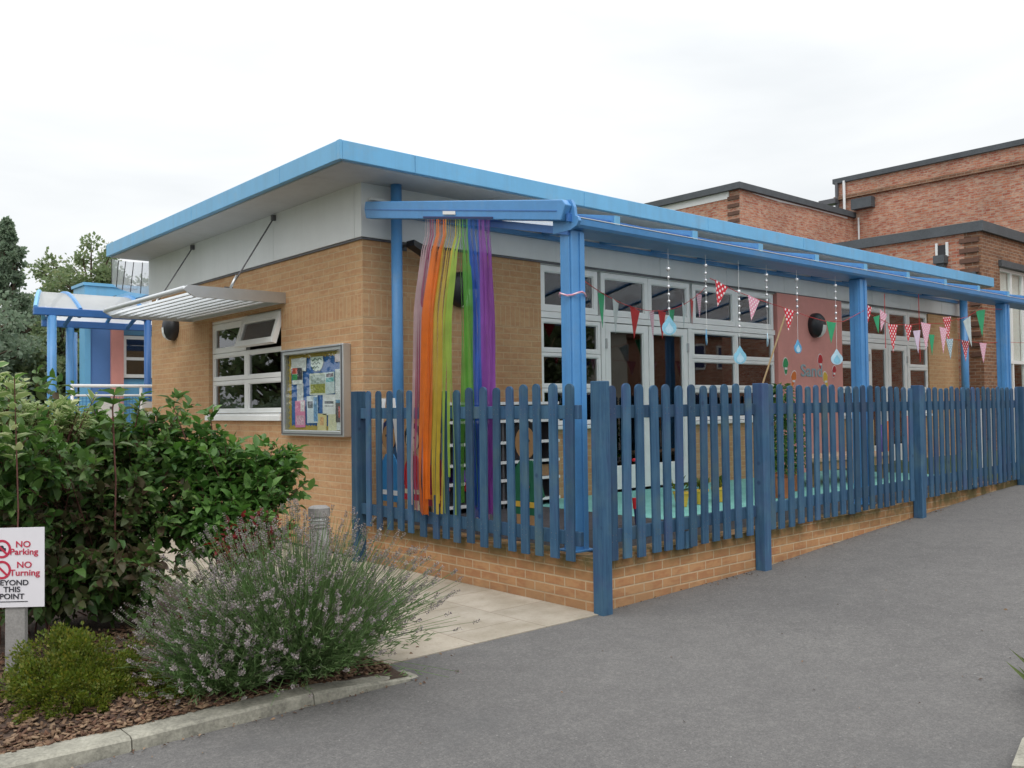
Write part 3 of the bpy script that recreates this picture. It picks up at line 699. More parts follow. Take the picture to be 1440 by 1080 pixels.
# the open top-hung sash
op = light(nb, 'x', 9.80, 10.84, 2.305, 2.695, .07, 0, 'open_window')
op.name = 'open_window'
def rot_about(o, pivot, ang):
    R3 = Matrix.Rotation(ang, 3, 'Y'); off = wloc(o.parent) if o.parent else Vector()
    for ob in [o] + list(o.children):
        for v in ob.data.vertices:
            p = v.co + Vector(wloc(nb)) - Vector(pivot)
            v.co = R3 @ p + Vector(pivot) - Vector(wloc(nb))
rot_about(op, (XB+.05, 0, 2.695), R_(17))
MB().box(XB+.05, XB+.12, 9.79, 9.825, 2.30, 2.70).build('transom', M['upvc'], nb)
MB().box(XB-.05, XB+.10, 9.74, 11.93, 1.405, 1.47).build('sill', M['upvc'], nb, bevel=.006)
MB().box(XB-.03, XB+.10, 9.76, 11.92, 1.47, 1.495).build('sill', M['upvc'], nb)
# silver slatted sun shade above it
ss = MB(); X0s = 3.768
mb = MB(); mb.prism([(XB, 9.66, 2.785), (XB, 9.66, 2.912), (X0s+.02, 9.66, 2.912), (X0s-.03, 9.66, 2.86), (X0s+.10, 9.66, 2.785)], (0,.03,0))
sh = mb.build('sun_shade', M['alu'], nb)
MB().prism([(XB, 12.40, 2.785), (XB, 12.40, 2.912), (X0s+.02, 12.40, 2.912), (X0s-.03, 12.40, 2.86), (X0s+.10, 12.40, 2.785)], (0,.03,0)).build('end_plate', M['shade_alu'], sh)
for k in range(9):
    x = X0s+.05 + k*.125
    MB().prism([(x, 9.692, 2.80), (x+.115, 9.692, 2.868), (x+.112, 9.692, 2.876), (x-.003, 9.692, 2.808)], (0, 2.706, 0)).build('slat', M['shade_alu'], sh)
MB().tube([(X0s, 9.692, 2.875), (X0s, 12.398, 2.875)], .03, 10).build('nose_bar', M['shade_alu'], sh, smooth=True)
MB().box(XB-.05, XB, 9.70, 12.39, 2.79, 2.87).build('wall_rail', M['shade_alu'], sh)
for (y, xb_) in ((9.84, 4.33), (12.30, 4.33)):
    mb = MB(); mb.tube([(xb_, y, 2.90), (XB-.06, y, 3.81)], .009, 8); mb.box(XB-.085, XB-.037, y-.02, y+.02, 3.785, 3.85); mb.box(xb_-.05, xb_+.05, y-.008, y+.008, 2.87, 2.95)
    mb.build('tie_rod', M['steel_dark'], nb)
    MB().tube([(xb_+.015, y, 2.93), (xb_+.10, y, 3.09)], .016, 8).build('turnbuckle', M['alu'], nb, smooth=True)
# clear curved end screen beneath the far end of the roof
mb = MB(); n = 10
for i in range(n):
    for j in range(6):
        def pt(i, j):
            a = i/n; b = j/6
            return (4.40 + .60*a, 14.20 + .28*math.sin(math.pi*a)*(.4+.6*b), 3.86 - .50*b*(1-.25*(1-a)) )
        n0 = mb.add([pt(i,j), pt(i+1,j), pt(i+1,j+1), pt(i,j+1)]); mb.face([n0, n0+3, n0+2, n0+1])
cs = mb.build('end_screen', M['clear'], nb, smooth=True)
mb = MB()
for a in (0, .2, .4, .6, .8, 1):
    mb.tube([(4.40+.6*a, 14.20+.28*math.sin(math.pi*a)*(.4+.6*b)-.006, 3.86-.5*b*(1-.25*(1-a))) for b in (0, .33, .66, 1)], .007, 5)
mb.build('screen_rib', M['steel_dark'], cs)

# ------------------------------------------------------------------ wall lamps, floodlight, noticeboard
def wall_lamp(name, label, plane, u, z, r, sgn):
    t = thing(name, label, 'wall lamp', (u, YB-.03, z) if plane == 'y' else (XB, u, z), 'round bulkhead lamps on the nursery walls')
    def P(a, b, d):  # a lateral, b up, d outward
        return (u+a, YB-.03-d if u > 12 and u < 14.6 else YB-d, z+b) if plane == 'y' else (XB-d, u+a, z+b)
    mb = MB(); seg = 28; prof = [(r, 0), (r, .05), (r*.97, .085), (r*.80, .125), (r*.45, .15), (0.001, .155)]
    rings = [mb.add([P(rr*math.cos(2*math.pi*k/seg), rr*math.sin(2*math.pi*k/seg), d) for k in range(seg)]) for rr, d in prof]
    for a, b in zip(rings, rings[1:]):
        for k in range(seg):
            k2 = (k+1) % seg; q = [a+k, a+k2, b+k2, b+k]; mb.face(q if (plane == 'y') else q)
    mb.build('housing', M['black'], t, smooth=True)
    mb = MB(); ns = 10; a0, a1 = (-.5*math.pi, 0) if sgn > 0 else (-.0*math.pi, .5*math.pi)
    a0, a1 = -.55*math.pi, .02
    pr2 = [(r*1.015, .05), (r*.985, .088), (r*.81, .128), (r*.45, .153), (.0, .158)]
    for i in range(len(pr2)-1):
        for k in range(ns):
            def q(i, k):
                an = a0 + (a1-a0)*k/ns; rr, d = pr2[i]; return P(sgn*rr*math.cos(an), rr*math.sin(an), d+.004)
            n0 = mb.add([q(i,k), q(i,k+1), q(i+1,k+1), q(i+1,k)]); mb.face([n0, n0+1, n0+2, n0+3])
    mb.build('lens', M['lens'], t, smooth=True)
wall_lamp('wall_lamp', 'round black wall lamp with quarter lens on the pink panel', 'y', 13.70, 2.83, .205, 1)
wall_lamp('wall_lamp', 'round black wall lamp behind the rainbow ribbons', 'y', 6.22, 2.86, .20, 1)
wall_lamp('wall_lamp', 'round black wall lamp on the brick under the silver sun shade', 'x', 13.14, 2.76, .19, 1)
t = thing('floodlight', 'small black floodlight on the brick beside the round blue pillar', 'light', (5.6, YB, 3.22))
mb = MB(); mb.prism([(5.42,YB-.12,3.30),(5.78,YB-.12,3.18),(5.78,YB-.12,3.11),(5.72,YB-.12,3.10),(5.42,YB-.12,3.24)], (0,-.14,0)); mb.build('lamp_head', M['black'], t)
mb = MB(); mb.tube([(5.45,YB,3.27),(5.45,YB-.14,3.27)], .02, 8); mb.box(5.40,5.50,YB-.012,YB-.002,3.22,3.29); mb.build('bracket', M['steel_dark'], t)

nt_ = thing('noticeboard', 'grey aluminium noticeboard with a blue felt back and pinned papers on the brick wall', 'noticeboard', (XB, 8.95, 1.24))
def fat(a, b, k): m = (a+b)/2; return m-(b-m)*k, m+(b-m)*k
y0, y1, z0, z1, dp = 8.21, 9.60, 1.24, 2.225, .10
mb = MB(); w_ = .065
mb.box(XB-dp, XB-.001, y0, y0+w_, z0, z1); mb.box(XB-dp, XB-.001, y1-w_, y1, z0, z1); mb.box(XB-dp, XB-.001, y0+w_, y1-w_, z0, z0+w_); mb.box(XB-dp, XB-.001, y0+w_, y1-w_, z1-w_, z1)
mb.build('frame', M['alu'], nt_, bevel=.008)
mb = MB(); mb.box(XB-dp-.008, XB-dp, y0+.02, y0+.03, z0+.02, z1-.02); mb.box(XB-dp-.008, XB-dp, y1-.03, y1-.02, z0+.02, z1-.02); mb.box(XB-dp-.008, XB-dp, y0+.03, y1-.03, z0+.02, z0+.03); mb.box(XB-dp-.008, XB-dp, y0+.03, y1-.03, z1-.03, z1-.02)
mb.build('door_trim', M['steel_dark'], nt_)
MB().box(XB-.03, XB-.004, y0+w_, y1-w_, z0+w_, z1-w_).build('felt_back', plain('blue_felt', (.02,.12,.42), .95, .1, 30), nt_)
# scalloped yellow border
mb = MB(); ym = plain('yellow_border_card', (.42,.29,.05), .8, .15, 8)
def scal(yA, yB, zA, zB, vert):
    if vert:
        k = int((zB-zA)/.03)
        for i in range(k): mb.box(XB-.034, XB-.030, yA, yB-(.012 if i % 2 else 0), zA+i*(zB-zA)/k, zA+(i+1)*(zB-zA)/k)
    else:
        k = int((yB-yA)/.03)
        for i in range(k): mb.box(XB-.034, XB-.030, yA+i*(yB-yA)/k, yA+(i+1)*(yB-yA)/k, zA-(.012 if i % 2 else 0) if zA > 1.7 else zA, zB if zA > 1.7 else zB+(.012 if i % 2 else 0))
scal(y1-w_-.065, y1-w_, z0+w_, z1-w_, True); scal(y0+w_, y1-w_-.065, z1-w_-.04, z1-w_, False); scal(y0+w_, y1-w_-.065, z0+w_, z0+w_+.045, False)
mb.build('border', ym, nt_)
W_ = (.70,.72,.74); IK = (.25,.26,.3)
PP = [(.07,.28,.05,.18,W_,IK,None,0),(.25,.34,.05,.22,W_,IK,None,5),(.09,.27,.17,.39,W_,None,[(0,.5,.62,.96,(.6,.08,.05)),(0,.5,.25,.6,(.05,.35,.12)),(.5,.97,.25,.96,(.06,.05,.08))],0),
      (.17,.28,.39,.62,(.66,.69,.74),IK,None,1),(.14,.31,.62,.96,(.72,.22,.42),None,[(.1,.9,.1,.45,(.75,.45,.6)),(.55,.95,.6,.98,(.8,.72,.78))],-1),
      (.69,.83,.27,.53,(.6,.7,.75),IK,[(.05,.95,.55,.75,(.15,.45,.5)),(.1,.9,.78,.95,(.25,.2,.25))],-2),(.85,1.0,.24,.61,(.68,.71,.75),IK,None,0),
      (.85,1.0,.045,.14,(.75,.62,.68),IK,None,0),(.36,.54,.56,.90,(.62,.70,.80),None,[(.62,.98,.05,.95,(.16,.34,.62)),(.1,.55,.55,.8,(.15,.16,.22))],-1),
      (.41,.68,.27,.54,(.62,.66,.60),None,[(.06,.94,.5,.92,(.42,.5,.5)),(.06,.94,.08,.5,(.35,.36,.08))],0),
      (.64,.84,.55,.80,(.72,.73,.77),None,[(.15,.85,.55,.68,(.12,.12,.16)),(.15,.85,.40,.48,(.45,.45,.5))],1),(.86,1.0,.62,.89,(.12,.1,.12),None,[(0,1,.86,1,(.08,.25,.45)),(.3,.9,.2,.7,(.5,.1,.1))],0),
      (.86,1.0,.89,.99,W_,IK,None,0),(.54,.69,.79,1.0,(.66,.56,.30),None,[(.3,.7,.3,.8,(.7,.4,.2))],1),(.73,.86,.80,1.0,(.66,.64,.45),IK,None,-1)]
iy0, iy1, iz0, iz1 = y0+w_, y1-w_, z0+w_, z1-w_
for k, (a, b, c, d, pc, ink, bl, ang) in enumerate(PP):
    a, b = fat(a, b, 1.08); c, d = fat(c, d, 1.04); b = min(b, 1.0); d = min(d, 1.0)
    ya = iy1 - a*(iy1-iy0); yb = iy1 - b*(iy1-iy0); za = iz1 - c*(iz1-iz0); zb = iz1 - d*(iz1-iz0)
    ym_, zm = (ya+yb)/2, (za+zb)/2; an = R_(ang); X = XB-.040-.0015*(k % 3)
    pts = []
    for (yy, zz) in ((ya, zb), (yb, zb), (yb, za), (ya, za)):
        dy, dz = yy-ym_, zz-zm; pts.append((X, ym_+dy*math.cos(an)-dz*math.sin(an), zm+dy*math.sin(an)+dz*math.cos(an)))
    MB().prism(pts, (.001,0,0), uvs=[(0,0),(1,0),(1,1),(0,1)]).build('paper', paper('paper%d' % k, pc, ink, bl), nt_)
# shield-shaped sheet with green wavy marks
def BP(a, c, X=XB-.042): return (X, iy1 - a*(iy1-iy0), iz1 - c*(iz1-iz0))
shp = [(.42,.05),(.64,.05),(.65,.13),(.62,.20),(.585,.235),(.55,.225),(.52,.24),(.47,.22),(.43,.16)]
MB().prism([BP(a, c) for a, c in shp], (.001,0,0)).build('paper', plain('shield_paper', (.62,.70,.66), .8, .08), nt_)
mb = MB()
for r_, (c, cc) in enumerate(((.085, 0), (.135, 0), (.185, 0))):
    mb.tube([BP(.45+.17*i/10*(1-.15*r_), c+.012*math.sin(i*1.4), XB-.044) for i in range(11)], .006, 4)
mb.build('wavy_print', plain('wave_ink', (.12,.2,.17), .8), nt_)
MB().box(XB-dp+.012, XB-dp+.016, y0+w_-.01, y1-w_+.01, z0+w_-.01, z1-w_+.01).build('glass_door', M['board_glass'], nt_)

# ------------------------------------------------------------------ canopy over the courtyard
cp = thing('entrance_canopy', 'blue steel canopy with clear sheet roof along the nursery front', 'canopy', (5.05, 5.0, .4))
YG, YW, ZG, ZW = 4.95, 7.90, 2.995, 3.64
XE = 18.2
def roofz(y): return ZG + (ZW-ZG)*(y-YG)/(YW-YG)
gp = [(5.17,2.915),(4.96,2.918),(4.89,2.925),(4.872,2.945),(4.866,2.99),(4.885,2.995),(4.90,2.96),(5.17,2.955)]
ge = [(5.12,2.90),(4.94,2.905),(4.87,2.93),(4.845,2.965),(4.855,2.995),(4.885,3.01),(4.895,3.08),(4.925,3.14),(5.12,3.16)]
MB().prism([(4.972, y, z) for y, z in gp], (XE-4.972, 0, 0)).build('gutter', M['blue'], cp)
MB().box(4.9, XE, 4.905, 4.925, 2.965, 3.028).build('flashing', M['blue_dark'], cp)
MB().prism([(4.942, y-.012 if y < 5 else y, z) for y, z in ge] , (.03, 0, 0)).build('gutter_end', M['blue'], cp)
MB().box(4.96, XE, 4.862, 4.884, 2.996, 3.001).build('gutter_highlight', M['band'], cp)  # pale strip painted as the bright reflection along the gutter lip
MB().prism([(4.87, 4.96, 2.975), (4.87, 4.90, 3.09), (4.87, 4.94, 3.135), (4.87, 7.78, 3.635), (4.87, 7.80, 3.56), (4.87, 7.77, 3.462)], (.07, 0, 0)).build('verge_beam', M['blue'], cp, bevel=.008)
MB().prism([(4.866, 5.0, 3.052), (4.866, 5.0, 3.060), (4.866, 7.77, 3.553), (4.866, 7.77, 3.545)], (.0045, 0, 0)).build('verge_groove', M['blue_dark'], cp)
MB().prism([(4.858, 6.28, 3.245), (4.858, 6.46, 3.277), (4.858, 6.46, 3.307), (4.858, 6.28, 3.275)], (.006,0,0)).build('verge_bracket', M['white'], cp)
MB().prism([(4.945, 4.96, 2.87), (4.945, 4.96, 2.93), (4.945, 7.76, ZW-.06), (4.945, 7.76, ZW-.13)], (.05, 0, 0)).build('verge_rafter', M['blue_dark'], cp)
MB().box(5.0, 19.35, YW-.02, YB-bt-.002, ZW-.075, ZW-.022).build('wall_plate', M['blue'], cp)
MB().box(5.0, 19.35, YW-.03, YW+.02, ZW+.05, ZW+.075).build('flashing', M['band'], cp)
bars = [5.42 + 1.02*k for k in range(13)]
ed = [4.96] + bars + [XE]
for a, b in zip(ed, ed[1:]):
    MB().prism([(a+.01, 4.93, roofz(4.93)+.030), (a+.01, 4.93, roofz(4.93)+.040), (a+.01, YW, ZW+.020), (a+.01, YW, ZW+.010)], (b-a-.02, 0, 0)).build('roof_sheet', M['poly'], cp)
for x in bars:
    o = MB().prism([(x-.03, 4.875, roofz(4.87)+.015), (x-.03, 4.88, roofz(4.89)+.085), (x-.03, YW, ZW+.045), (x-.03, YW, ZW-.02)], (.06, 0, 0)).build('glazing_bar', M['blue'], cp)
    MB().box(x-.033, x+.033, 4.864, 4.872, roofz(4.87)+.012, roofz(4.87)+.088).build('bar_cap', M['fascia'], o)
def cpost(x, y, s):
    mb = MB(); mb.box(x-s/2, x+s/2, y-s/2, y+s/2, .40, 2.914)
    o = mb.build('post', M['blue'], cp, bevel=.008)
    mb = MB(); mb.box(x-s/2-.012, x-s/2-.001, y-s/2+.02, y-s/2+.07, .40, 2.90); mb.box(x+.012, x+s/2-.004, y-s/2-.012, y-s/2-.001, .40, 2.90)
    mb.build('post_strip', M['blue'], o, bevel=.003)
    MB().box(x-s/2-.04, x+s/2+.04, y-s/2-.04, y+s/2+.04, .401, .412).build('base_plate', M['blue'], o)
for x in (5.04, 9.58, 13.72, 17.9): cpost(x, 5.01, .135)
for (x, y) in ((5.262, 7.80), (19.27, 7.78)):
    MB().tube([(x, y, .40), (x, y, 3.868)], .058 if x < 10 else .075, 20).build('round_post', M['blue'], cp, smooth=True)
mb = MB()
for x in (9.58, 13.72): mb.box(x-.04, x+.04, 5.08, YW-.02, 2.92, 2.99)
# ribbon tied about the corner post
o = MB().tube([(5.04+.105*math.cos(a), 5.01+.105*math.sin(a), 2.41+.015*math.sin(a*3)) for a in [i*math.pi/8 for i in range(17)]], .008, 5).build('ribbon_tie', FL['ps'], None)
tag(o, 'thin pink and white ribbon tied round the blue corner canopy post', 'ribbon')

# ------------------------------------------------------------------ picket fences
def picket(parent, plane, u, base, top, wd=.09, jit=0):
    wd *= .96
    mb = MB(); r = wd/2; seg = 8
    pts = [(-r, base), (r, base), (r, top-r*.9)] + [(r*math.cos(math.pi*i/seg), top-r*.9+r*.9*math.sin(math.pi*i/seg)) for i in range(1, seg)] + [(-r, top-r*.9)]
    ln = jit
    if plane == 'y': P = [(u+a+ln*(z-1), 4.572, z) for a, z in pts]; d = (0, .02, 0)
    else: P = [(4.772, u+a+ln*(z-1), z) for a, z in pts]; d = (.02, 0, 0)
    mb.prism(P, d)
    for zz in (.52, .56, 1.47, 1.51):
        for sgn in (-.022, .022):
            q = u+sgn+ln*(zz-1)+random.uniform(-.005,.005); z_ = zz+random.uniform(-.006,.006)
            if plane == 'y': mb.box(q-.003, q+.003, 4.570, 4.573, z_-.003, z_+.003, mi=1)
            else: mb.box(4.770, 4.773, q-.003, q+.003, z_-.003, z_+.003, mi=1)
    return mb.build('picket', [M['fence'], M['steel_dark']], parent, bevel=.004)
ft = thing('picket_fence', 'blue stained picket fence run facing the paving with the rainbow ribbons', 'fence', (4.8, 6.3, 0))
for u in [7.613, 7.427, 7.239, 7.06, 6.902, 6.700, 6.508, 6.362, 6.196, 6.014, 5.829, 5.659, 5.483, 5.319, 5.163, 4.982, 4.807]:
    picket(ft, 'x', u, .375+random.uniform(-.012,.012), 1.700+random.uniform(-.015,.012), .085+random.uniform(-.004,.008), random.uniform(-.012,.012))
for z in (.485, 1.435):
    MB().box(4.794, 4.832, 4.72, 7.80, z, z+.105).build('rail', M['fence'], ft, bevel=.004)
MB().box(4.75, 4.86, 7.78, 7.89, -.05, 1.71).build('post', M['fence'], ft, bevel=.005)
MB().box(4.84, 4.93, 7.89, 7.96, .1, 1.69).build('post', M['fence'], ft, bevel=.005)
ft = thing('picket_fence', 'long blue stained picket fence beside the asphalt drive', 'fence', (4.88, 4.57, 0))
posts = [4.872, 6.955, 10.03, 13.07, 16.1]
known = [5.005, 5.164, 5.32, 5.499, 5.644, 5.8, 5.968, 6.127, 6.273, 6.429, 6.596, 6.773, 7.118, 7.272, 7.443, 7.605, 7.757, 7.899, 8.058, 8.207, 8.374, 8.523, 8.672, 8.82, 8.97, 9.136, 9.274, 9.415, 9.559, 9.724, 9.874]
u = 10.19
while u < 18: known.append(u); u += .152 + random.uniform(-.008, .008)
known = [k for k in known if all(abs(k-p) > .10 for p in posts)]
for u in known:
    picket(ft, 'y', u, .375 + max(0, (u-6)*.0165) + random.uniform(-.01,.01), 1.700+random.uniform(-.018,.014), .088+random.uniform(-.007,.009), random.uniform(-.013,.013))
for i in range(len(posts)-1):
    a, b = posts[i]+.06, posts[i+1]-.06
    for z in (.50 + .017*(i*2.2), 1.435):
        z2 = z + (.03 if z < 1 else 0)
        MB().prism([(a, 4.594, z), (b, 4.594, z2), (b, 4.594, z2+.10), (a, 4.594, z+.10)], (0, .034, 0)).build('rail', M['fence'], ft, bevel=.004)
for x in posts:
    MB().box(x-.051, x+.051, 4.522, 4.624, gz(x)-.05, 1.715).build('post', M['fence'], ft, bevel=.006)
for x in (5.93, 8.6, 11.6):
    MB().box(x-.045, x+.045, 4.594, 4.63, .36+max(0,(x-6)*.0165), .50).build('rail_block', M['fence'], ft, bevel=.004)

# ------------------------------------------------------------------ rainbow ribbons
rb = thing('ribbon_curtain', 'long rainbow ribbons hanging from the canopy edge down over the fence', 'ribbons', (4.80, 6.2, 3.15))
def ribmat(name, c):
    m, nt, b = new_mat(name); f = noise(nt, 5, 4); L(nt, ramp(nt, f, [(.3, scl(c, .75)), (.7, scl(c, 1.15))]), b.inputs['Base Color'])
    b.inputs['Roughness'].default_value = .35; o = nt.nodes['Material Output']
    tl = N(nt, 'ShaderNodeBsdfTranslucent'); tl.inputs[0].default_value = (*c, 1)
    tp = N(nt, 'ShaderNodeBsdfTransparent'); tp.inputs[0].default_value = (.9,.9,.9,1)
    a = N(nt, 'ShaderNodeMixShader'); a.inputs[0].default_value = .35; L(nt, b.outputs[0], a.inputs[1]); L(nt, tl.outputs[0], a.inputs[2])
    q = N(nt, 'ShaderNodeMixShader'); q.inputs[0].default_value = .22; L(nt, a.outputs[0], q.inputs[1]); L(nt, tp.outputs[0], q.inputs[2]); L(nt, q.outputs[0], o.inputs[0]); return m
bunch = [  # colour, Y at top, Y at bottom, x, lowest z, count, width, label
    ('mauve', (.50,.35,.38), 6.73, 6.60, 6.80, 6.66, 4.745, .62, 5, .016),
    ('crimson', (.33,.05,.13), 6.66, 6.62, 6.76, 6.66, 4.752, .60, 3, .026),
    ('orange', (.80,.20,.02), 6.56, 6.43, 6.66, 6.55, 4.74, .56, 6, .032),
    ('yellow', (.58,.42,.05), 6.42, 6.28, 6.50, 6.38, 4.745, .58, 5, .020),
    ('lime', (.33,.50,.06), 6.28, 6.22, 6.33, 6.18, 4.747, .60, 3, .022),
    ('green', (.12,.40,.06), 6.24, 6.12, 6.26, 6.10, 4.90, .66, 5, .024),
    ('blue', (.03,.13,.55), 6.10, 5.97, 6.10, 5.98, 4.91, .55, 7, .026),
    ('purple', (.30,.08,.42), 5.95, 5.81, 5.97, 5.84, 4.90, .60, 8, .026)]
for nm, c, ta, tb, ba, bb, X, zl, cnt, wd in bunch:
    mt = ribmat('ribbon_'+nm, c)
    for k in range(cnt):
        t = k/(cnt-1); wd_ = wd; yt = ta+(tb-ta)*t; yb = ba+(bb-ba)*t + random.uniform(-.02,.02); zt = 2.985 + .172*(yt-4.95) - .01
        ph = random.uniform(0, 6); mb = MB(); pts = []; n = 18; zb = zl + random.uniform(0, .35 if k % 2 else .04)
        loop = nm in ('orange', 'crimson', 'purple') and k % 3 == 0
        for i in range(n+1):
            s = i/n; e = s**1.3
            y = yt + (yb-yt)*min(1, e*1.2) + .012*math.sin(ph+s*7)*s; z = zt + (zb-zt)*s
            x = (4.865 if i < 2 else (X + (4.865-X)*max(0, 1-s*3.2))) + .010*math.sin(ph*2+s*5)*s
            ww = wd*.92*(.22 + .75*min(1, s*4.5)) * (1 + .15*math.sin(ph+s*11))
            an = .5*math.sin(ph+s*4)
            pts.append((x, y, z, ww, an))
        if loop:
            x, y, z, ww, an = pts[-1]
            for i in range(1, 7): pts.append((x-.01, y-.035*math.sin(i*.5), z-.03+.03*math.cos(i*.5)+max(0,i-3)*.12, ww*.8, an))
        idx = []
        for (x, y, z, ww, an) in pts:
            idx.append(mb.add([(x-ww*math.sin(an), y-ww*math.cos(an), z), (x+ww*math.sin(an), y+ww*math.cos(an), z)]))
        for a, b in zip(idx, idx[1:]): mb.face([a, a+1, b+1, b])
        mb.build('ribbon', mt, rb, smooth=True)
MB().prism([(4.862, 5.77, 3.14), (4.862, 6.77, 3.312), (4.862, 6.77, 3.295), (4.862, 5.77, 3.123)], (.02,0,0)).build('ribbon_rail', M['navy'], rb)

# ------------------------------------------------------------------ bunting and hanging raindrops
def flag(parent, x, y, z, dirx, diry, mt, w=.19, h=.26, tilt=0, swing=0):
    a = Vector((dirx, diry, 0)).normalized(); nrm = Vector((-a.y, a.x, 0))
    p = Vector((x, y, z)); ct, st = math.cos(tilt), math.sin(tilt)
    A = p - a*(w/2*ct) - Vector((0,0,w/2*st)); B = p + a*(w/2*ct) + Vector((0,0,w/2*st)); T = p + a*(h*st) - Vector((0,0,h*ct)) + nrm*swing
    mb = MB(); mb.prism([A, B, T], nrm*.002, uvs=[(0,.3),(w,.3),(w/2,.3-h)]); return mb.build('flag', mt, parent)
def string(parent, pts, r=.0035, mt=None, name='string'):
    return MB().tube(pts, r, 5).build(name, mt or FL['re'], parent, smooth=True)
def sag(p, q, d, n=14):
    p, q = Vector(p), Vector(q); return [p.lerp(q, i/n) - Vector((0,0,d*4*(i/n)*(1-i/n))) for i in range(n+1)]
# string going back from the corner post towards the doors: flags seen almost edge-on
b1 = thing('bunting', 'short string of bunting flags running from the corner post back to the nursery doors', 'bunting', (5.1, 5.05, 2.42), 'strings of bunting under the canopy')
pa, pb = (5.12, 5.04, 2.58), (9.6, 7.1, 3.06)
sg = sag(pa, pb, .30, 24); string(b1, sg)
dx, dy = .56, .83
for i, c in ((3,'gr'),(5,'wh'),(8,'re'),(11,'ps'),(13,'re'),(15,'gr'),(18,'wh'),(20,'re'),(22,'ps')):
    p = sg[i]; an = math.atan2(pb[1]-pa[1], pb[0]-pa[0]) + random.uniform(-.10,.10); flag(b1, p.x, p.y, p.z-.004, math.cos(an), math.sin(an), FL[c], .26, .30, random.uniform(-.2,.2))
b2 = thing('bunting', 'long string of spotted bunting flags under the canopy gutter before the middle post', 'bunting', (7.5, 4.98, 2.6), 'strings of bunting under the canopy')
s2 = [(6.80,4.98,2.69),(6.97,4.98,2.655),(7.2,4.98,2.60),(7.49,4.98,2.56),(7.8,4.98,2.52),(8.11,4.98,2.485),(8.5,4.98,2.43),(8.84,4.98,2.40),(9.2,4.98,2.42),(9.58,4.94,2.56)]
string(b2, s2, .003)
for x, z, c, ti in ((6.97,2.655,'rd',-.30),(7.49,2.56,'pk',-.22),(8.11,2.485,'rd',-.10),(8.93,2.40,'gr',-.05)): flag(b2, x, 4.975, z, 1, 0, FL[c], .20, .23, ti)
b3 = thing('bunting', 'crowded string of red pink green bunting right of the middle post', 'bunting', (10.5, 4.98, 2.5), 'strings of bunting under the canopy')
s3 = [(9.62,4.98,2.56),(10.0,4.98,2.50),(10.29,4.98,2.44),(10.72,4.98,2.46),(11.16,4.98,2.50),(11.65,4.98,2.52),(12.1,4.98,2.60),(12.43,4.98,2.65),(12.89,4.98,2.79),(13.66,4.98,2.83)]
string(b3, s3, .003)
for x, z, c, ti, w, h in ((9.75,2.63,'rd',-.2,.17,.26),(9.93,2.52,'gr',.2,.15,.20),(10.12,2.58,'pk',-.3,.18,.24),(10.29,2.44,'rd',0,.24,.33),(10.72,2.46,'rd',-.05,.20,.22),(10.92,2.40,'li',.1,.20,.28),
    (11.16,2.50,'pk',-.05,.27,.34),(11.36,2.37,'gr',.0,.16,.26),(11.65,2.47,'pk',-.05,.22,.33),(11.84,2.62,'rd',.1,.25,.34),(11.90,2.34,'bl',.05,.22,.27),(12.43,2.63,'wh',.35,.25,.40),(12.89,2.77,'gr',.1,.32,.36)):
    flag(b3, x, 4.975+random.uniform(-.02,.02), z, 1, 0, FL[c], w, h, ti)
b4 = thing('bunting', 'lower red and pink bunting at the far end by the last posts', 'bunting', (12.9, 5.02, 2.35), 'strings of bunting under the canopy')
string(b4, [(11.9,5.06,2.36),(12.5,5.06,2.345),(13.12,5.06,2.33),(13.9,5.06,2.38),(15,5.06,2.4)], .003)
for x, z, c in ((12.55,2.345,'rd'),(13.14,2.335,'pk'),(13.95,2.375,'rd')): flag(b4, x, 5.055, z, 1, 0, FL[c], .24, .28)
# raindrops on beaded strings
dropm = [plain('pale_blue_card', (.22,.50,.66), .5, .2, 12), plain('mid_blue_card', (.10,.33,.56), .5, .2, 12), plain('light_blue_card', (.42,.62,.74), .5, .2, 12)]
bead = plain('silver_bead', (.8,.82,.84), .15, .05, 8, metal=.6)
drops = [(6.20, 2.33, 2.13, 0, -.9, 2.72, 'pale blue raindrop nearest the corner post on a beaded string'),
         (6.735, 2.23, 2.06, 1, .35, 2.80, 'darker blue raindrop turned edge-on on a beaded string'),
         (7.25, 2.10, 1.90, 0, -.8, 2.60, 'pale blue raindrop hanging lowest in front of the window mullion'),
         (7.72, 2.24, 2.08, 2, .50, 2.80, 'thin edge-on raindrop just left of the pink panel'),
         (8.27, 2.20, 2.03, 1, -.4, 2.80, 'blue raindrop over the painted shapes of the pink panel'),
         (9.04, 2.13, 1.93, 2, -.95, 2.80, 'light blue raindrop at the right edge of the pink panel')]
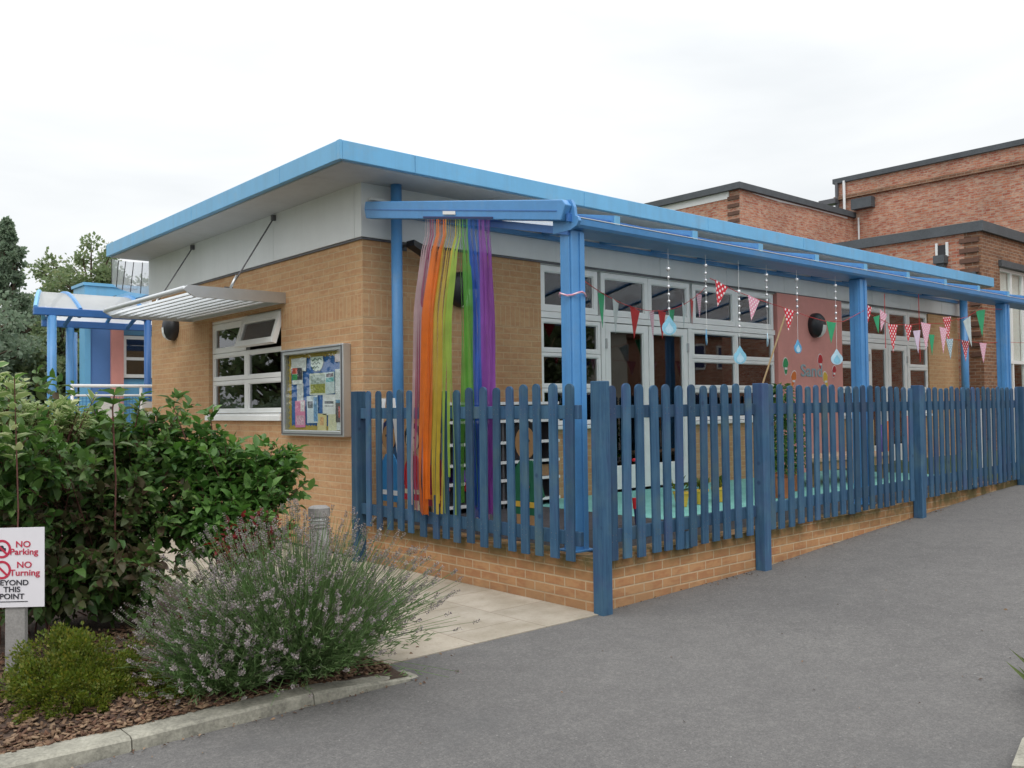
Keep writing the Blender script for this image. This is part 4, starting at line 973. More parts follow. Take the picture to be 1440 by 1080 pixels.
for x, zt, zb, mi, yaw, zbead, lab in drops:
    t = thing('raindrop', lab, 'hanging raindrop', (x, 4.98, zt), 'raindrops hanging from the canopy')
    zt -= .012; zb += .012; h = zt-zb; r = h*.36; pts = []
    for i in range(17):
        a = -math.pi*.5 + (i/16)*2*math.pi
        pts.append(None)
    out = []
    for i in range(21):
        th = math.pi*(.80) * (i/20*2-1); out.append((r*math.sin(th), zb+r - r*math.cos(th)))
    out.append((.0, zt))
    ca, sa = math.cos(yaw+.2), math.sin(yaw+.2)
    MB().prism([(x+a*ca, 4.98+a*sa, z) for a, z in out], (-.006*sa, .006*ca, 0)).build('drop', dropm[mi], t)
    a2 = [(a*.55, zb+.012+(z-zb)*.55) for a, z in out]
    MB().prism([(x+a*ca+.002*sa, 4.98+a*sa-.002*ca, z) for a, z in a2], (.0015*sa, -.0015*ca, 0)).build('drop_print', dropm[2 if mi != 2 else 0], t)
    MB().tube([(x, 4.98, zt-.005), (x, 4.98, 2.90)], .0018, 4).build('thread', M['white'], t)
    mb = MB(); z = zbead
    for k in range(6):
        mb.sphere((x, 4.98, z), .013 if k else .019, 1, 1, 1.2, 8, 5); z -= random.uniform(.055, .085)
    mb.build('beads', bead, t, smooth=True)
for x, z0_, z1_ in ((10.72-.55, 2.44, 2.80), (11.05, 2.30, 2.86)):
    t = MB().tube([(x, 4.99, z1_), (x, 4.99, z0_), (x, 4.99, z0_-.28)], .004, 5).build('cord', FL['re'], None)
    tag(t, 'red cord hanging down left of the large spotted flag' if x < 10.5 else 'red beaded cord hanging between the crowded flags', 'cord')

# ------------------------------------------------------------------ painted shapes on the pink panel
def text(name, s, size, loc, rot, mat, parent, ext=.002, align='CENTER', sx=1):
    c = bpy.data.curves.new(name, 'FONT'); c.body = s; c.size = size; c.extrude = ext; c.align_x = align; c.align_y = 'CENTER'
    c.materials.append(mat); o = bpy.data.objects.new(name, c); COL.objects.link(o); o.parent = parent
    c.offset = .0007 if size < .1 else .004
    bpy.context.view_layer.update()
    me = bpy.data.meshes.new_from_object(o.evaluated_get(bpy.context.evaluated_depsgraph_get()))
    bpy.data.objects.remove(o); o = bpy.data.objects.new(name, me); COL.objects.link(o); o.parent = parent
    o.location = Vector(loc) - (wloc(parent) if parent else Vector()); o.rotation_euler = rot; o.scale = (sx, 1, 1); return o
yp = YB-.03
o = text('sand_lettering', 'Sand', .28, (13.58, yp-.006, 2.06), (R_(90), 0, 0), plain('grey_blue_letters', (.30,.42,.46), .6, .1), None, .003, sx=1.3)
tag(o, 'grey blue lettering reading Sand on the pink panel', 'lettering')
def footprint(x, z, c, lab, h=.26, tilt=0, blue=False):
    t = thing('footprint_sticker', lab, 'footprint', (x, yp, z), 'foot shapes stuck on the pink panel')
    def shape(k):
        pts = []
        for i in range(24):
            a = 2*math.pi*i/24; yy = math.sin(a); rr = .30 if yy > 0 else .20
            px = math.cos(a)*h*rr*k*(1 if yy > -.2 else .95); pz = yy*h*.5*k
            pts.append((x + px*math.cos(tilt) - pz*math.sin(tilt), z + px*math.sin(tilt) + pz*math.cos(tilt)))
        return pts
    MB().prism([(a, yp-.001, b) for a, b in shape(1.12)], (0,-.003,0)).build('border', M['white'], t)
    MB().prism([(a, yp-.0045, b) for a, b in shape(1)], (0,-.003,0)).build('sole', c, t)
    MB().prism([(x-h*.16, yp-.008, z-.02), (x+h*.16, yp-.008, z-.02), (x+h*.14, yp-.008, z-.055), (x-h*.14, yp-.008, z-.055)], (0,-.002,0)).build('strap', M['white'], t)
footprint(12.80, 2.13, M['green_pl'], 'green foot shape at the left of the pink panel')
footprint(13.86, 2.22, M['red_paint'], 'dark red foot shape below the lamp on the pink panel')
footprint(14.02, 1.93, M['yellow_pl'], 'yellow foot shape right of the Sand lettering', tilt=.3)
footprint(13.02, 1.93, M['orange_pl'], 'orange foot shape left of the Sand lettering', tilt=-.4)
footprint(14.30, 2.07, M['red_paint'], 'red foot shape at the right edge of the pink panel', .2, -.3)
footprint(14.25, 1.66, M['purple_pl'], 'purple foot shape half behind the picket tops on the pink panel', .24)
footprint(12.90, 1.64, M['navy'], 'navy foot shape just above the picket tops on the pink panel', .2)

# ------------------------------------------------------------------ things in the courtyard
t = thing('outdoor_shelf', 'dark grey shelf unit with white edges behind the left fence', 'shelf unit', (6.6, 7.75, .4))
MB().box(5.72, 7.36, 7.90, 7.94, .40, 1.56).build('back_panel', M['shelf_grey'], t)
for x in (5.72, 6.52, 7.33): MB().box(x, x+.03, 7.62, 7.899, .40, 1.56).build('side_panel', M['shelf_grey'], t)
for z in (1.56, 1.36, 1.12, .90, .70, .46):
    s_ = MB().box(5.70, 7.38, 7.60, 7.94, z, z+.028).build('shelf', M['shelf_grey'], t); MB().box(5.70, 7.38, 7.585, 7.599, z-.002, z+.030).build('shelf_edge', M['white'], s_)
for k, x in enumerate((5.9, 6.15, 6.9, 7.1)):
    MB().box(x, x+.16, 7.65, 7.85, .73, .86).build('storage_box', [M['purple_pl'], M['timber'], M['navy'], M['timber']][k], t)
def cutout(lab, x, y, w, z0, z1, body, face, hair, trim, extra=None):
    x -= .17; w *= 1.25
    t = thing('painted_figure_board', lab, 'painted figure', (x, y, z0), 'painted child-shaped boards inside the fence')
    z1 += .07; H = z1-z0; r = w*.30; hz = z1-r*1.15
    def disc(cy, cz, ry, rz, xo, m, name, n=20):
        MB().prism([(x-xo, cy+ry*math.cos(2*math.pi*i/n), cz+rz*math.sin(2*math.pi*i/n)) for i in range(n)], (.012 if xo < .002 else .004, 0, 0)).build(name, m, t)
    MB().prism([(x, y-w*.30, z0+H*.58), (x, y-w*.16, z0+H*.66), (x, y+w*.16, z0+H*.66), (x, y+w*.30, z0+H*.58), (x, y+w*.40, z0+H*.16), (x, y-w*.40, z0+H*.16)], (.012,0,0)).build('tunic', body, t)
    for s in (-1, 1):
        MB().prism([(x, y+s*w*.08, z0+H*.16), (x, y+s*w*.26, z0+H*.16), (x, y+s*w*.26, z0+.03), (x, y+s*w*.08, z0+.03)], (.012,0,0)).build('leg', face, t)
        MB().prism([(x-.004, y+s*w*.05, z0+.04), (x-.004, y+s*w*.34, z0+.04), (x-.004, y+s*w*.34, z0), (x-.004, y+s*w*.05, z0)], (.02,0,0)).build('shoe', trim, t)
        MB().prism([(x-.004, y+s*w*.26, z0+H*.60), (x-.004, y+s*w*.34, z0+H*.55), (x-.004, y+s*w*.48, z0+H*.34), (x-.004, y+s*w*.40, z0+H*.32)], (.012,0,0)).build('arm', body, t)
    disc(y, hz+.02, r*1.18, r*1.15, .001, hair, 'hair'); disc(y, hz-.01, r*.92, r*1.0, .006, face, 'face')
    for s in (-1, 1): disc(y+s*r*.35, hz+.01, .010, .012, .010, M['black'], 'eye', 8)
    disc(y, hz-r*.45, .022, .007, .010, M['red_paint'], 'mouth', 10)
    MB().prism([(x-.005, y-w*.35, z0+H*.28), (x-.005, y+w*.35, z0+H*.28), (x-.005, y+w*.36, z0+H*.23), (x-.005, y-w*.36, z0+H*.23)], (.004,0,0)).build('tunic_band', trim, t)
    if extra: extra(t, x, y, hz, r, w, z0, H)
def scarf(t, x, y, hz, r, w, z0, H):
    for s in (-1, 1): MB().prism([(x-.008, y+s*w*.10, z0+H*1.25), (x-.008, y+s*w*.28, z0+H*1.25), (x-.008, y+s*w*.5, z0+H*.62), (x-.008, y+s*w*.38, z0+H*.60)], (.004,0,0)).build('scarf', M['white'], t)
cutout('painted child board in blue with a white scarf by the far fence post', 5.15, 7.55, .34, .46, 1.33, M['teal_b'], M['skin_b'], M['navy'], M['white'], scarf)
cutout('painted child board in dark red with black hair beside the blue one', 5.12, 7.10, .30, .52, 1.30, M['red_paint'], M['skin_p'], M['hair'], M['skin_p'])
cutout('painted child board in crimson dress behind the orange ribbons', 5.13, 6.72, .30, .48, 1.28, plain('crimson_dress', (.35,.02,.05), .6), M['skin_b'], M['hair'], M['orange_pl'])
def moon(t, x, y, hz, r, w, z0, H):
    MB().prism([(x-.010, y+.07*math.cos(a), z0+H*.44+.07*math.sin(a)) for a in [i*.35-2.4 for i in range(14)]] + [(x-.010, y-.02+.045*math.cos(a), z0+H*.44+.045*math.sin(a)) for a in [2.2-i*.35 for i in range(13)]], (.003,0,0)).build('crescent', M['white'], t)
cutout('painted child board with fair hair and red top with a white crescent', 5.14, 6.12, .36, .50, 1.30, M['red_paint'], M['skin_p'], plain('fair_hair_paint', (.75,.30,.05), .6), M['navy'], moon)
def sun_(t, x, y, hz, r, w, z0, H):
    MB().prism([(x-.010, y+.05*math.cos(i*.5236), z0+H*.42+.06*math.sin(i*.5236)) for i in range(12)], (.003,0,0)).build('badge', M['orange_pl'], t)
cutout('painted child board in a green costume with yellow trim near the corner post', 5.13, 5.50, .36, .50, 1.33, M['dkgreen'], M['skin_b'], M['hair'], M['yellow_pl'], sun_)
# spade, pots, potted climber, sand table, hanging tubes
t = thing('toy_spade', 'red toy spade with blue handle seen between pickets right of the corner post', 'toy spade', (6.35, 5.5, .4))
mb = MB(); mb.tube([(6.35,5.5,.66),(6.36,5.5,1.02)], .012, 8); mb.build('handle', M['orange_pl'], t); MB().tube([(6.29,5.5,1.03),(6.42,5.5,1.03)], .014, 8).build('grip', M['red_paint'], t)
MB().prism([(6.29,5.5,.68),(6.42,5.5,.68),(6.41,5.5,.58),(6.30,5.5,.58)], (0,.02,0)).build('blade', M['red_paint'], t); MB().prism([(6.31,5.5,.58),(6.40,5.5,.58),(6.37,5.5,.42),(6.33,5.5,.42)], (0,.02,0)).build('bucket', M['navy'], t)
t = thing('bamboo_cane', 'long bamboo cane leaning up beside the pink panel', 'cane', (9.1, 6, .42))
MB().tube([(9.0,6,.7),(9.15,6,1.72),(9.38,6,2.10),(9.69,6,2.60)], .011, 6).build('cane', M['cane'], t)
for k, (x, y, c, lab) in enumerate(((8.0,6.3,'yellow_pl','small yellow plant pot left of the tall climber'),(8.35,6.3,'yellow_pl','middle yellow plant pot left of the tall climber'),(8.7,6.3,'yellow_pl','yellow plant pot nearest the tall climber'))):
    t = thing('plant_pot', lab, 'plant pot', (x, y, .4), 'yellow pots inside the fence')
    mb = MB(); mb.tube([(x,y,.405),(x,y,.54),(x,y,.545),(x,y,.57)], [.06,.085,.095,.095], 14); mb.build('pot', M[c], t, smooth=False)
    P = np.array([[x,y,.56]]*14) + rng.normal(size=(14,3))*.02; D = rng.normal(size=(14,3))*.5 + np.array([0,0,1.])
    V, F, uv = leaf_mesh(P, D, .16, .35); npmesh('foliage', V, F, M['lf_yellow'], t, uv)
def climber(x, y, h, lab, n=500, sp=.16):
    t = thing('climbing_plant', lab, 'climbing plant', (x, y, .4))
    mb = MB(); mb.tube([(x,y,.405),(x,y,.66),(x,y,.665),(x,y,.70)], [.10,.14,.155,.155], 16); mb.build('pot', M['terracotta'], t)
    zz = rng.uniform(.7, h, n); a = rng.uniform(0, 6.28, n); rr = sp*rng.random(n)**.5*(1-.4*(zz-.7)/(h-.7))
    P = np.stack([x+rr*np.cos(a)+.03*np.sin(zz*5), y+rr*np.sin(a), zz], 1); D = np.stack([np.cos(a), np.sin(a), rng.normal(size=n)*.5], 1)
    V, F, uv = leaf_mesh(P, D, rng.uniform(.05,.10,n), .55); npmesh('foliage', V, F, M['lf_bright'], t, uv)
    stems([[(x,y,.66),(x+.03,y,1.1),(x-.02,y,h)], [(x,y,.66),(x-.05,y,1.0),(x+.05,y,h*.9)]], .008, .003, M['stem_red'], 'stems', t)
climber(9.55, 6.0, 1.75, 'tall potted climber growing beside the leaning bamboo cane', 560)
climber(10.4, 6.4, 1.45, 'shorter leafy potted plant in front of the pink panel', 420, .2)
t = thing('sand_table', 'low timber sand table in front of the pink panel', 'table', (11.8, 6.5, .4))
MB().box(10.9, 13.1, 6.35, 6.95, .74, .80).build('table_top', plain('pale_timber', (.60,.40,.27), .8, .2, 5), t, bevel=.005)
MB().box(10.95, 13.05, 6.38, 6.40, .62, .739).build('apron', M['timber'], t)
for x in (11.0, 12.0, 12.95): MB().box(x, x+.09, 6.41, 6.5, .40, .739).build('leg', M['timber'], t)
t = thing('tube_chimes', 'rack of coloured hanging tubes behind the fence right of the middle canopy post', 'tube chimes', (13.5, 6.4, .4))
for k, (x, c, a, b) in enumerate(((12.55,'yellow_pl',.62,1.28),(12.85,'purple_pl',.70,1.2),(13.05,'orange_pl',.62,1.25),(13.35,'white',.55,1.0),(13.65,'pink',.62,1.32),(13.95,'green_pl',.62,1.3))):
    MB().tube([(x,6.4,a),(x,6.4,b)], .035, 10).build('tube', M[c], t, smooth=True); MB().tube([(x,6.4,b),(x,6.4,1.42)], .004, 4).build('cord', M['white'], t)
MB().tube([(12.35,6.4,1.42),(14.15,6.4,1.42)], .012, 8).build('rack_bar', M['alu'], t)
for x in (12.35, 14.15): MB().tube([(x,6.4,.40),(x,6.4,1.43)], .016, 8).build('rack_post', M['alu'], t)
for k, (x, c) in enumerate(((14.9,'white'),(15.4,'pink'),(15.9,'white'),(16.9,'white'))):
    t = MB().box(x, x+.07, 6.0, 6.05, .40, 1.45).build('play_post', M[c if c == 'white' else 'white'], None, bevel=.004)
    tag(t, 'slim white upright post deep behind the far bays of the fence', 'post', 'white posts behind the far fence')

# ------------------------------------------------------------------ no-parking sign
sg_ = thing('no_parking_sign', 'white sign reading NO Parking NO Turning on a weathered post in the bed', 'sign', (1.16, 5.45, .06))
# sign faces the camera roughly
a = Vector((.178, -.156, 0)).normalized(); nrm = Vector((-a.y, a.x, 0)) * -1   # a: to the right in the picture
if nrm.dot(Vector((-1.16, -5.45, 0))) < 0: nrm = -nrm
ctr = Vector((1.150, 5.430, .706)); sw, shh = .345, .425
right_edge = Vector((1.296, 5.305, 0)); ctr = Vector((right_edge.x, right_edge.y, .706)) - a*(sw/2)
def SP(u, v, d=0): return ctr + a*u + Vector((0,0,v)) + nrm*d + Vector((0,0,1))*(u*.012)
MB().prism([SP(-sw/2,-shh/2), SP(sw/2,-shh/2), SP(sw/2,shh/2), SP(-sw/2,shh/2)], -nrm*.004).build('sign_board', plain('sign_white', (.74,.72,.76), .35, .04, 5), sg_)
MB().prism([SP(-.045,-.70,-.010), SP(.062,-.70,-.010), SP(.062,.205,-.010), SP(-.045,.205,-.010)], -nrm*.035).build('post', M['grey_post'], sg_, bevel=.004)
yaw = math.atan2(a.y, a.x); red = plain('sign_red', (.50,.03,.07), .4, .05); blk = plain('sign_black', (.03,.03,.04), .4, .05)
for s, u, v, sz, m in (('NO', .060, .122, .046, red), ('Parking', .064, .082, .046, red), ('NO', .066, .012, .046, red), ('Turning', .068, -.030, .046, red),
                       ('BEYOND', .0, -.082, .040, blk), ('THIS', 0, -.118, .040, blk), ('POINT', 0, -.155, .040, blk)):
    o = text('sign_lettering', s, sz, SP(u, v, .0025), (R_(90), 0, yaw), m, sg_, .0006, sx=1.12)
MB().prism([SP(-.09,-.180,.0015), SP(.085,-.180,.0015), SP(.085,-.184,.0015), SP(-.09,-.184,.0015)], nrm*.0008).build('small_print', blk, sg_)
for v in (.100, -.012):
    mb = MB(); cu = -.055; n = 28; ro, ri = .050, .037
    for i in range(n):
        a0, a1 = 2*math.pi*i/n, 2*math.pi*(i+1)/n
        n0 = mb.add([SP(cu+ro*math.cos(a0), v+ro*math.sin(a0), .002), SP(cu+ro*math.cos(a1), v+ro*math.sin(a1), .002), SP(cu+ri*math.cos(a1), v+ri*math.sin(a1), .002), SP(cu+ri*math.cos(a0), v+ri*math.sin(a0), .002)])
        mb.face([n0, n0+1, n0+2, n0+3])
    d = math.pi*.25
    mb.prism([SP(cu-ri*math.cos(d)-.004, v+ri*math.sin(d)-.004, .0022), SP(cu-ri*math.cos(d)+.004, v+ri*math.sin(d)+.004, .0022), SP(cu+ri*math.cos(d)+.004, v-ri*math.sin(d)+.004, .0022), SP(cu+ri*math.cos(d)-.004, v-ri*math.sin(d)-.004, .0022)], nrm*.0008)
    mb.build('prohibition_ring', red, sg_)
    if v > 0: MB().prism([SP(cu-.022, v-.012, .0012), SP(cu+.022, v-.012, .0012), SP(cu+.022, v+.004, .0012), SP(cu+.012, v+.006, .0012), SP(cu+.008, v+.018, .0012), SP(cu-.012, v+.018, .0012), SP(cu-.022, v+.004, .0012)], nrm*.0006).build('car_symbol', blk, sg_)

# bollard light
t = thing('bollard_light', 'short grey bollard light standing behind the lavender', 'bollard', (3.50, 6.30, 0))
MB().tube([(3.50,6.30,-.02),(3.50,6.30,.60)], .078, 20).build('column', M['grey_post'], t, smooth=True)
MB().tube([(3.50,6.30,.60),(3.50,6.30,.70)], .066, 20).build('lens', M['lens'], t, smooth=True)
MB().tube([(3.50,6.30,.70),(3.50,6.30,.765),(3.50,6.30,.78)], [.085,.085,.06], 20).build('cap', M['grey_post'], t)
mb = MB()
for z in (.62,.645,.67): mb.tube([(3.5+.08*math.cos(i*.3142), 6.3+.08*math.sin(i*.3142), z) for i in range(21)], .006, 5)
mb.build('louvre', M['grey_post'], t, smooth=True)

# ------------------------------------------------------------------ shrubs in the bed
def shrub(name, label, cat, base, lobes, nleaf, size, mat, mats2=None, wdt=.5, nstem=26, stemmat='stem_red', group=None, hollow=.35, zmin=.10, flecks=0):
    """leafy shrub: branches fan out from the base into the lobes (cx,cy,cz,rx,ry,rz,weight)"""
    t = thing(name, label, cat, base, group)
    W = np.array([l[6] for l in lobes], float); W /= W.sum()
    B = np.array(base)
    # twigs: end points in the lobe shells
    paths = []; Ps = []; Ds = []
    ntw = max(60, nleaf//14)
    k = rng.choice(len(lobes), ntw, p=W)
    for i in range(ntw):
        l = lobes[k[i]]; d = unit(rng.normal(size=(1,3)))[0]; rr = (hollow + (1-hollow)*rng.random()**.6)*(1+.20*rng.normal())
        if rng.random() < .07 and d[2] > -.1: rr *= 1.35; d = d + np.array([0,0,.35])
        e = np.array(l[:3]) + d*np.array(l[3:6])*rr
        if e[2] < zmin+.04: e[2] = zmin+.04+.2*rng.random()
        c = np.array(l[:3]); o = c + (e-c)*.35*rng.random(); grow = unit((e-B)[None]*[1,1,.7] + d*.3)[0]
        tl = rng.uniform(.10,.22)
        s = e - grow*tl
        nl = rng.integers(9, 18)
        for j in range(nl):
            f = (j+.5)/nl; p = s + (e-s)*f; a = j*1.57 + (j % 2)*3.14 + rng.uniform(-.4,.4)
            side = np.cross(grow, [0,0,1]) + 1e-3; side /= np.linalg.norm(side); up = np.cross(side, grow)
            D = grow*(.35+.7*f) + (side*math.cos(a)+up*math.sin(a))*.9 + rng.normal(size=3)*.22 + np.array([0,0,-.15])
            Ps.append(p + rng.normal(size=3)*.012); Ds.append(D)
        if i % 2 == 0:
            m = (s+B)/2 + np.array([0,0,.06]); paths.append([tuple(s - grow*.06), tuple(s), tuple(e)])
    for i in range(nstem):
        l = lobes[rng.choice(len(lobes), p=W)]; d = unit(rng.normal(size=(1,3)))[0]; e = np.array(l[:3]) + d*np.array(l[3:6])*.75
        e[2] = max(e[2], .25); b = B + np.array([rng.normal()*.10, rng.normal()*.10, 0]); m = b*.55 + e*.45 + np.array([0,0,.10]) + rng.normal(size=3)*.03
        paths.append([tuple(b), tuple(m), tuple(e)])
    P = np.array(Ps); D = np.array(Ds); n = len(P)
    sel = rng.permutation(n)[:nleaf]; P = P[sel]; D = D[sel]; n = len(P)
    sz = size*rng.uniform(.38, 1.35, n)
    if mats2:
        msk = mats2[1](P) > rng.random(n)
        V, F, uv = leaf_mesh(P[~msk], D[~msk], sz[~msk], wdt); npmesh('foliage', V, F, M[mat], t, uv)
        V, F, uv = leaf_mesh(P[msk], D[msk], sz[msk], wdt); npmesh(mats2[2] if len(mats2) > 2 else 'bronze_foliage', V, F, M[mats2[0]], t, uv)
    else:
        V, F, uv = leaf_mesh(P, D, sz, wdt); npmesh('foliage', V, F, M[mat], t, uv)
    stems(paths, .0055, .0022, M[stemmat], 'stems', t)
    if flecks:
        ii = rng.choice(n, flecks, replace=False); PF = []; 
        for i in ii:
            if P[i][2] > .9: PF += [P[i] + D[i]/np.linalg.norm(D[i])*.03 + rng.normal(size=3)*.010 for _ in range(9)]
        PF = np.array(PF); V, F, uv = small_leaf(PF, rng.normal(size=(len(PF),3)), .014, .9); npmesh('flowers', V, F, M['fl_white'], t, uv)
    return t
def az(px, d):  # ground point seen under picture column px, d metres away
    a = R_(48.77) - math.atan((px-720)/F_PX); return d*math.cos(a), d*math.sin(a)
def LB(px, y, d, r, rz, w=1, ry=None):
    """lobe centred on picture point (px,y) at depth-distance d, radius r, height radius rz"""
    X, Y = az(px, d); z = 1.53 + (579 - y + (720-px)*.0105)/F_PX * d*math.cos(math.atan((px-720)/F_PX))
    return (X, Y, z, r, ry or r, rz, w)
# big mixed shrub, nearest the building side first
x, y = az(170, 6.9)
shrub('dogwood_shrub', 'large bushy green shrub with reddish stems rising behind the sign', 'shrub', (x, y, .06),
      [LB(150, 640, 6.9, .42, .30, 2), LB(60, 640, 6.9, .42, .36, 2), LB(215, 620, 6.8, .26, .22, 1), LB(120, 618, 7.0, .35, .15, 1.0), LB(190, 720, 6.6, .42, .32, 2), LB(90, 730, 6.6, .44, .34, 2.2), LB(150, 810, 6.3, .45, .28, 2), LB(40, 820, 6.4, .4, .3, 1.4), LB(20, 650, 6.0, .42, .22, 1.6), LB(-20, 740, 5.9, .4, .3, 1.2)],
      14500, .082, 'lf_green', ('lf_bronze', lambda P: np.clip(.75 - np.abs(P[:,2]-.72)*1.1, .08, .8)*(.35+.65*(np.sin(P[:,0]*5+P[:,1]*3) > -.2))), .55, 40, flecks=34)
x, y = az(335, 6.7)
shrub('dogwood_shrub', 'bright green broad-leaved shrub in front of the building window', 'shrub', (x, y, .06),
      [LB(300, 650, 6.8, .30, .22, 1.6), LB(370, 680, 6.7, .27, .20, 1.5), LB(275, 720, 6.6, .30, .28, 1.5), LB(340, 745, 6.5, .30, .24, 1.6), LB(398, 655, 6.7, .15, .13, .5), LB(255, 640, 6.8, .20, .18, .8)],
      6400, .085, 'lf_bright', None, .5, 26, flecks=26)
x, y = az(15, 6.3)
shrub('variegated_shrub', 'cream-edged variegated shrub at the left edge above the green one', 'shrub', (x, y, .06),
      [LB(5, 590, 6.5, .26, .13, 2), LB(-30, 605, 6.4, .30, .2, 1.6), LB(70, 590, 6.5, .22, .10, 1), LB(2, 548, 6.2, .10, .14, .35), LB(110, 585, 6.5, .16, .08, .5)],
      3000, .066, 'lf_var', None, .45, 26)
# upright shoot poking up with big leaves
x, y = az(160, 6.3)
t = thing('leafy_shoot', 'single tall dark shoot with big leaves poking above the green shrub', 'shoot', (x, y, .5))
pth = [(x, y, .5), (x+.01, y, 1.1), (x-.005, y+.01, 1.55), (x+.005, y, 1.66)]
stems([pth], .007, .004, M['stem_red'], 'stem', t, 6)
P = []; D = []
for z in (1.15, 1.32, 1.46, 1.58, 1.64):
    for k in range(4 if z > 1.5 else 2):
        a = k*(1.57 if z > 1.5 else 3.14) + z*9; P.append((x, y, z)); D.append((math.cos(a), math.sin(a), .45 if z > 1.5 else .1))
V, F, uv = leaf_mesh(np.array(P), np.array(D), .13, .5); npmesh('foliage', V, F, M['lf_green'], t, uv)
# creamy shoots at the far left
for k, (px, yy) in enumerate(((-8, 520), (20, 535))):
    X, Y = az(px, 5.6); z1 = 1.53 + (585-yy)/F_PX*5.0
    t = thing('variegated_shoot', ['tall cream and green shoot cut by the left edge', 'second cream and green shoot beside the left edge'][k], 'shoot', (X, Y, .4))
    stems([[(X, Y, .4), (X+.02, Y, 1.0), (X, Y, z1)]], .006, .003, M['stem_red'], 'stem', t, 6)
    P = []; D = []
    for z in np.arange(z1-.45, z1+.01, .055):
        for q in range(2):
            a = q*3.14+z*25; P.append((X, Y, z)); D.append((math.cos(a), math.sin(a), .5))
    V, F, uv = leaf_mesh(np.array(P), np.array(D), .105, .42); npmesh('foliage', V, F, M['lf_var'], t, uv)
# red-leaved plant behind the lavender
x, y = az(352, 6.2)
shrub('red_leaved_plant', 'small dark red-leaved plant between the green shrub and the lavender', 'plant', (x, y, .06),
      [LB(365, 745, 6.2, .20, .13, 1), LB(330, 775, 6.0, .16, .12, 1), LB(270, 880, 5.4, .16, .12, .8)], 900, .05, 'lf_red', ('lf_green', lambda P: np.full(len(P), .35), 'green_foliage'), .5, 14, zmin=.06)
# lavender
def lavender(label, cx, cy, R, H, n, tilt, stemlen, seedz=.08):
    t = thing('lavender', label, 'lavender', (cx, cy, seedz))
    V = []; F = []
    a = rng.uniform(0, 2*math.pi, n); rr = rng.random(n)**.5
    bx_ = cx + rr*R*.38*np.cos(a); by_ = cy + rr*R*.38*np.sin(a)
    lean = rr*tilt + rng.normal(size=n)*.20
    ln = stemlen*rng.uniform(.50, 1.10, n)
    D = np.stack([np.cos(a)*np.sin(lean), np.sin(a)*np.sin(lean), np.cos(lean)], 1)
    B = np.stack([bx_, by_, np.full(n, seedz)], 1); curve = np.array([0,0,1.])*.0
    T = B + D*ln[:, None]; T[:,2] -= .10*np.sin(lean)*ln
    Mid = B + D*ln[:, None]*.5; Mid[:,2] += .02
    # thin stems as three-sided ribbons
    w = .0016; s1 = unit(np.cross(D, rng.normal(size=(n,3)))); s2 = np.cross(s1, D)
    rows = []
    for Q, ww in ((B, w*1.4), (Mid, w*1.1), (T, w*.7)):
        rows += [Q + s1*ww, Q - s1*ww*.5 + s2*ww*.87, Q - s1*ww*.5 - s2*ww*.87]
    V = np.stack(rows, 1).reshape(-1, 3); f = []
    for a_ in (0, 3):
        for k in range(3):
            k2 = (k+1) % 3; f.append([a_+k, a_+k2, a_+3+k2, a_+3+k])
    F = (np.arange(n)[:, None, None]*9 + np.array(f)[None]).reshape(-1, 4)
    npmesh('stems', V, F, M['lf_lav'], t)
    # narrow leaves on the lower half
    m = 15; fr = rng.uniform(.15, .74, (n, m)); P = (B[:, None] + (T-B)[:, None]*fr[..., None]).reshape(-1, 3)
    DD = (np.repeat(D, m, 0) + rng.normal(size=(n*m, 3))*.38); ok = P[:,2] > seedz+.02
    V, F, uv = small_leaf(P[ok], DD[ok], rng.uniform(.03, .06, ok.sum()), .12); npmesh('leaves', V, F, M['lf_lav'], t, uv)
    # flower spikes: whorls of tiny buds
    hs = rng.random(n) < .60; Tn = T[hs]; Dn = D[hs]; k = len(Tn); wn = 6
    L_ = rng.uniform(.030, .062, k); P = []; DD = []
    for j in range(wn):
        q = Tn + Dn*(L_*(j/(wn-1)-.6))[:, None]
        for b in range(5):
            an = rng.uniform(0, 6.28, k); ss = unit(np.cross(Dn, rng.normal(size=(k,3)))); P.append(q + ss*.0025); DD.append(ss + Dn*.55)
    P = np.concatenate(P); DD = np.concatenate(DD)
    V, F, uv = small_leaf(P, DD, rng.uniform(.007, .0125, len(P)), .8); npmesh('flower_spikes', V, F, M['fl_lav'], t, uv)
lx, ly = 2.44, 4.64
lavender('broad lavender clump with faded grey-purple spikes spilling over the kerb', lx, ly, .56, .8, 1550, .92, .84)
lx, ly = az(300, 5.2)
lavender('low spreading lavender clump pressed against the kerb left of the broad one', 2.02, 4.60, .34, .5, 420, 1.05, .46)
lavender('smaller straggly lavender clump in front of the dark shrub', lx, ly, .36, .6, 210, 1.1, .58)
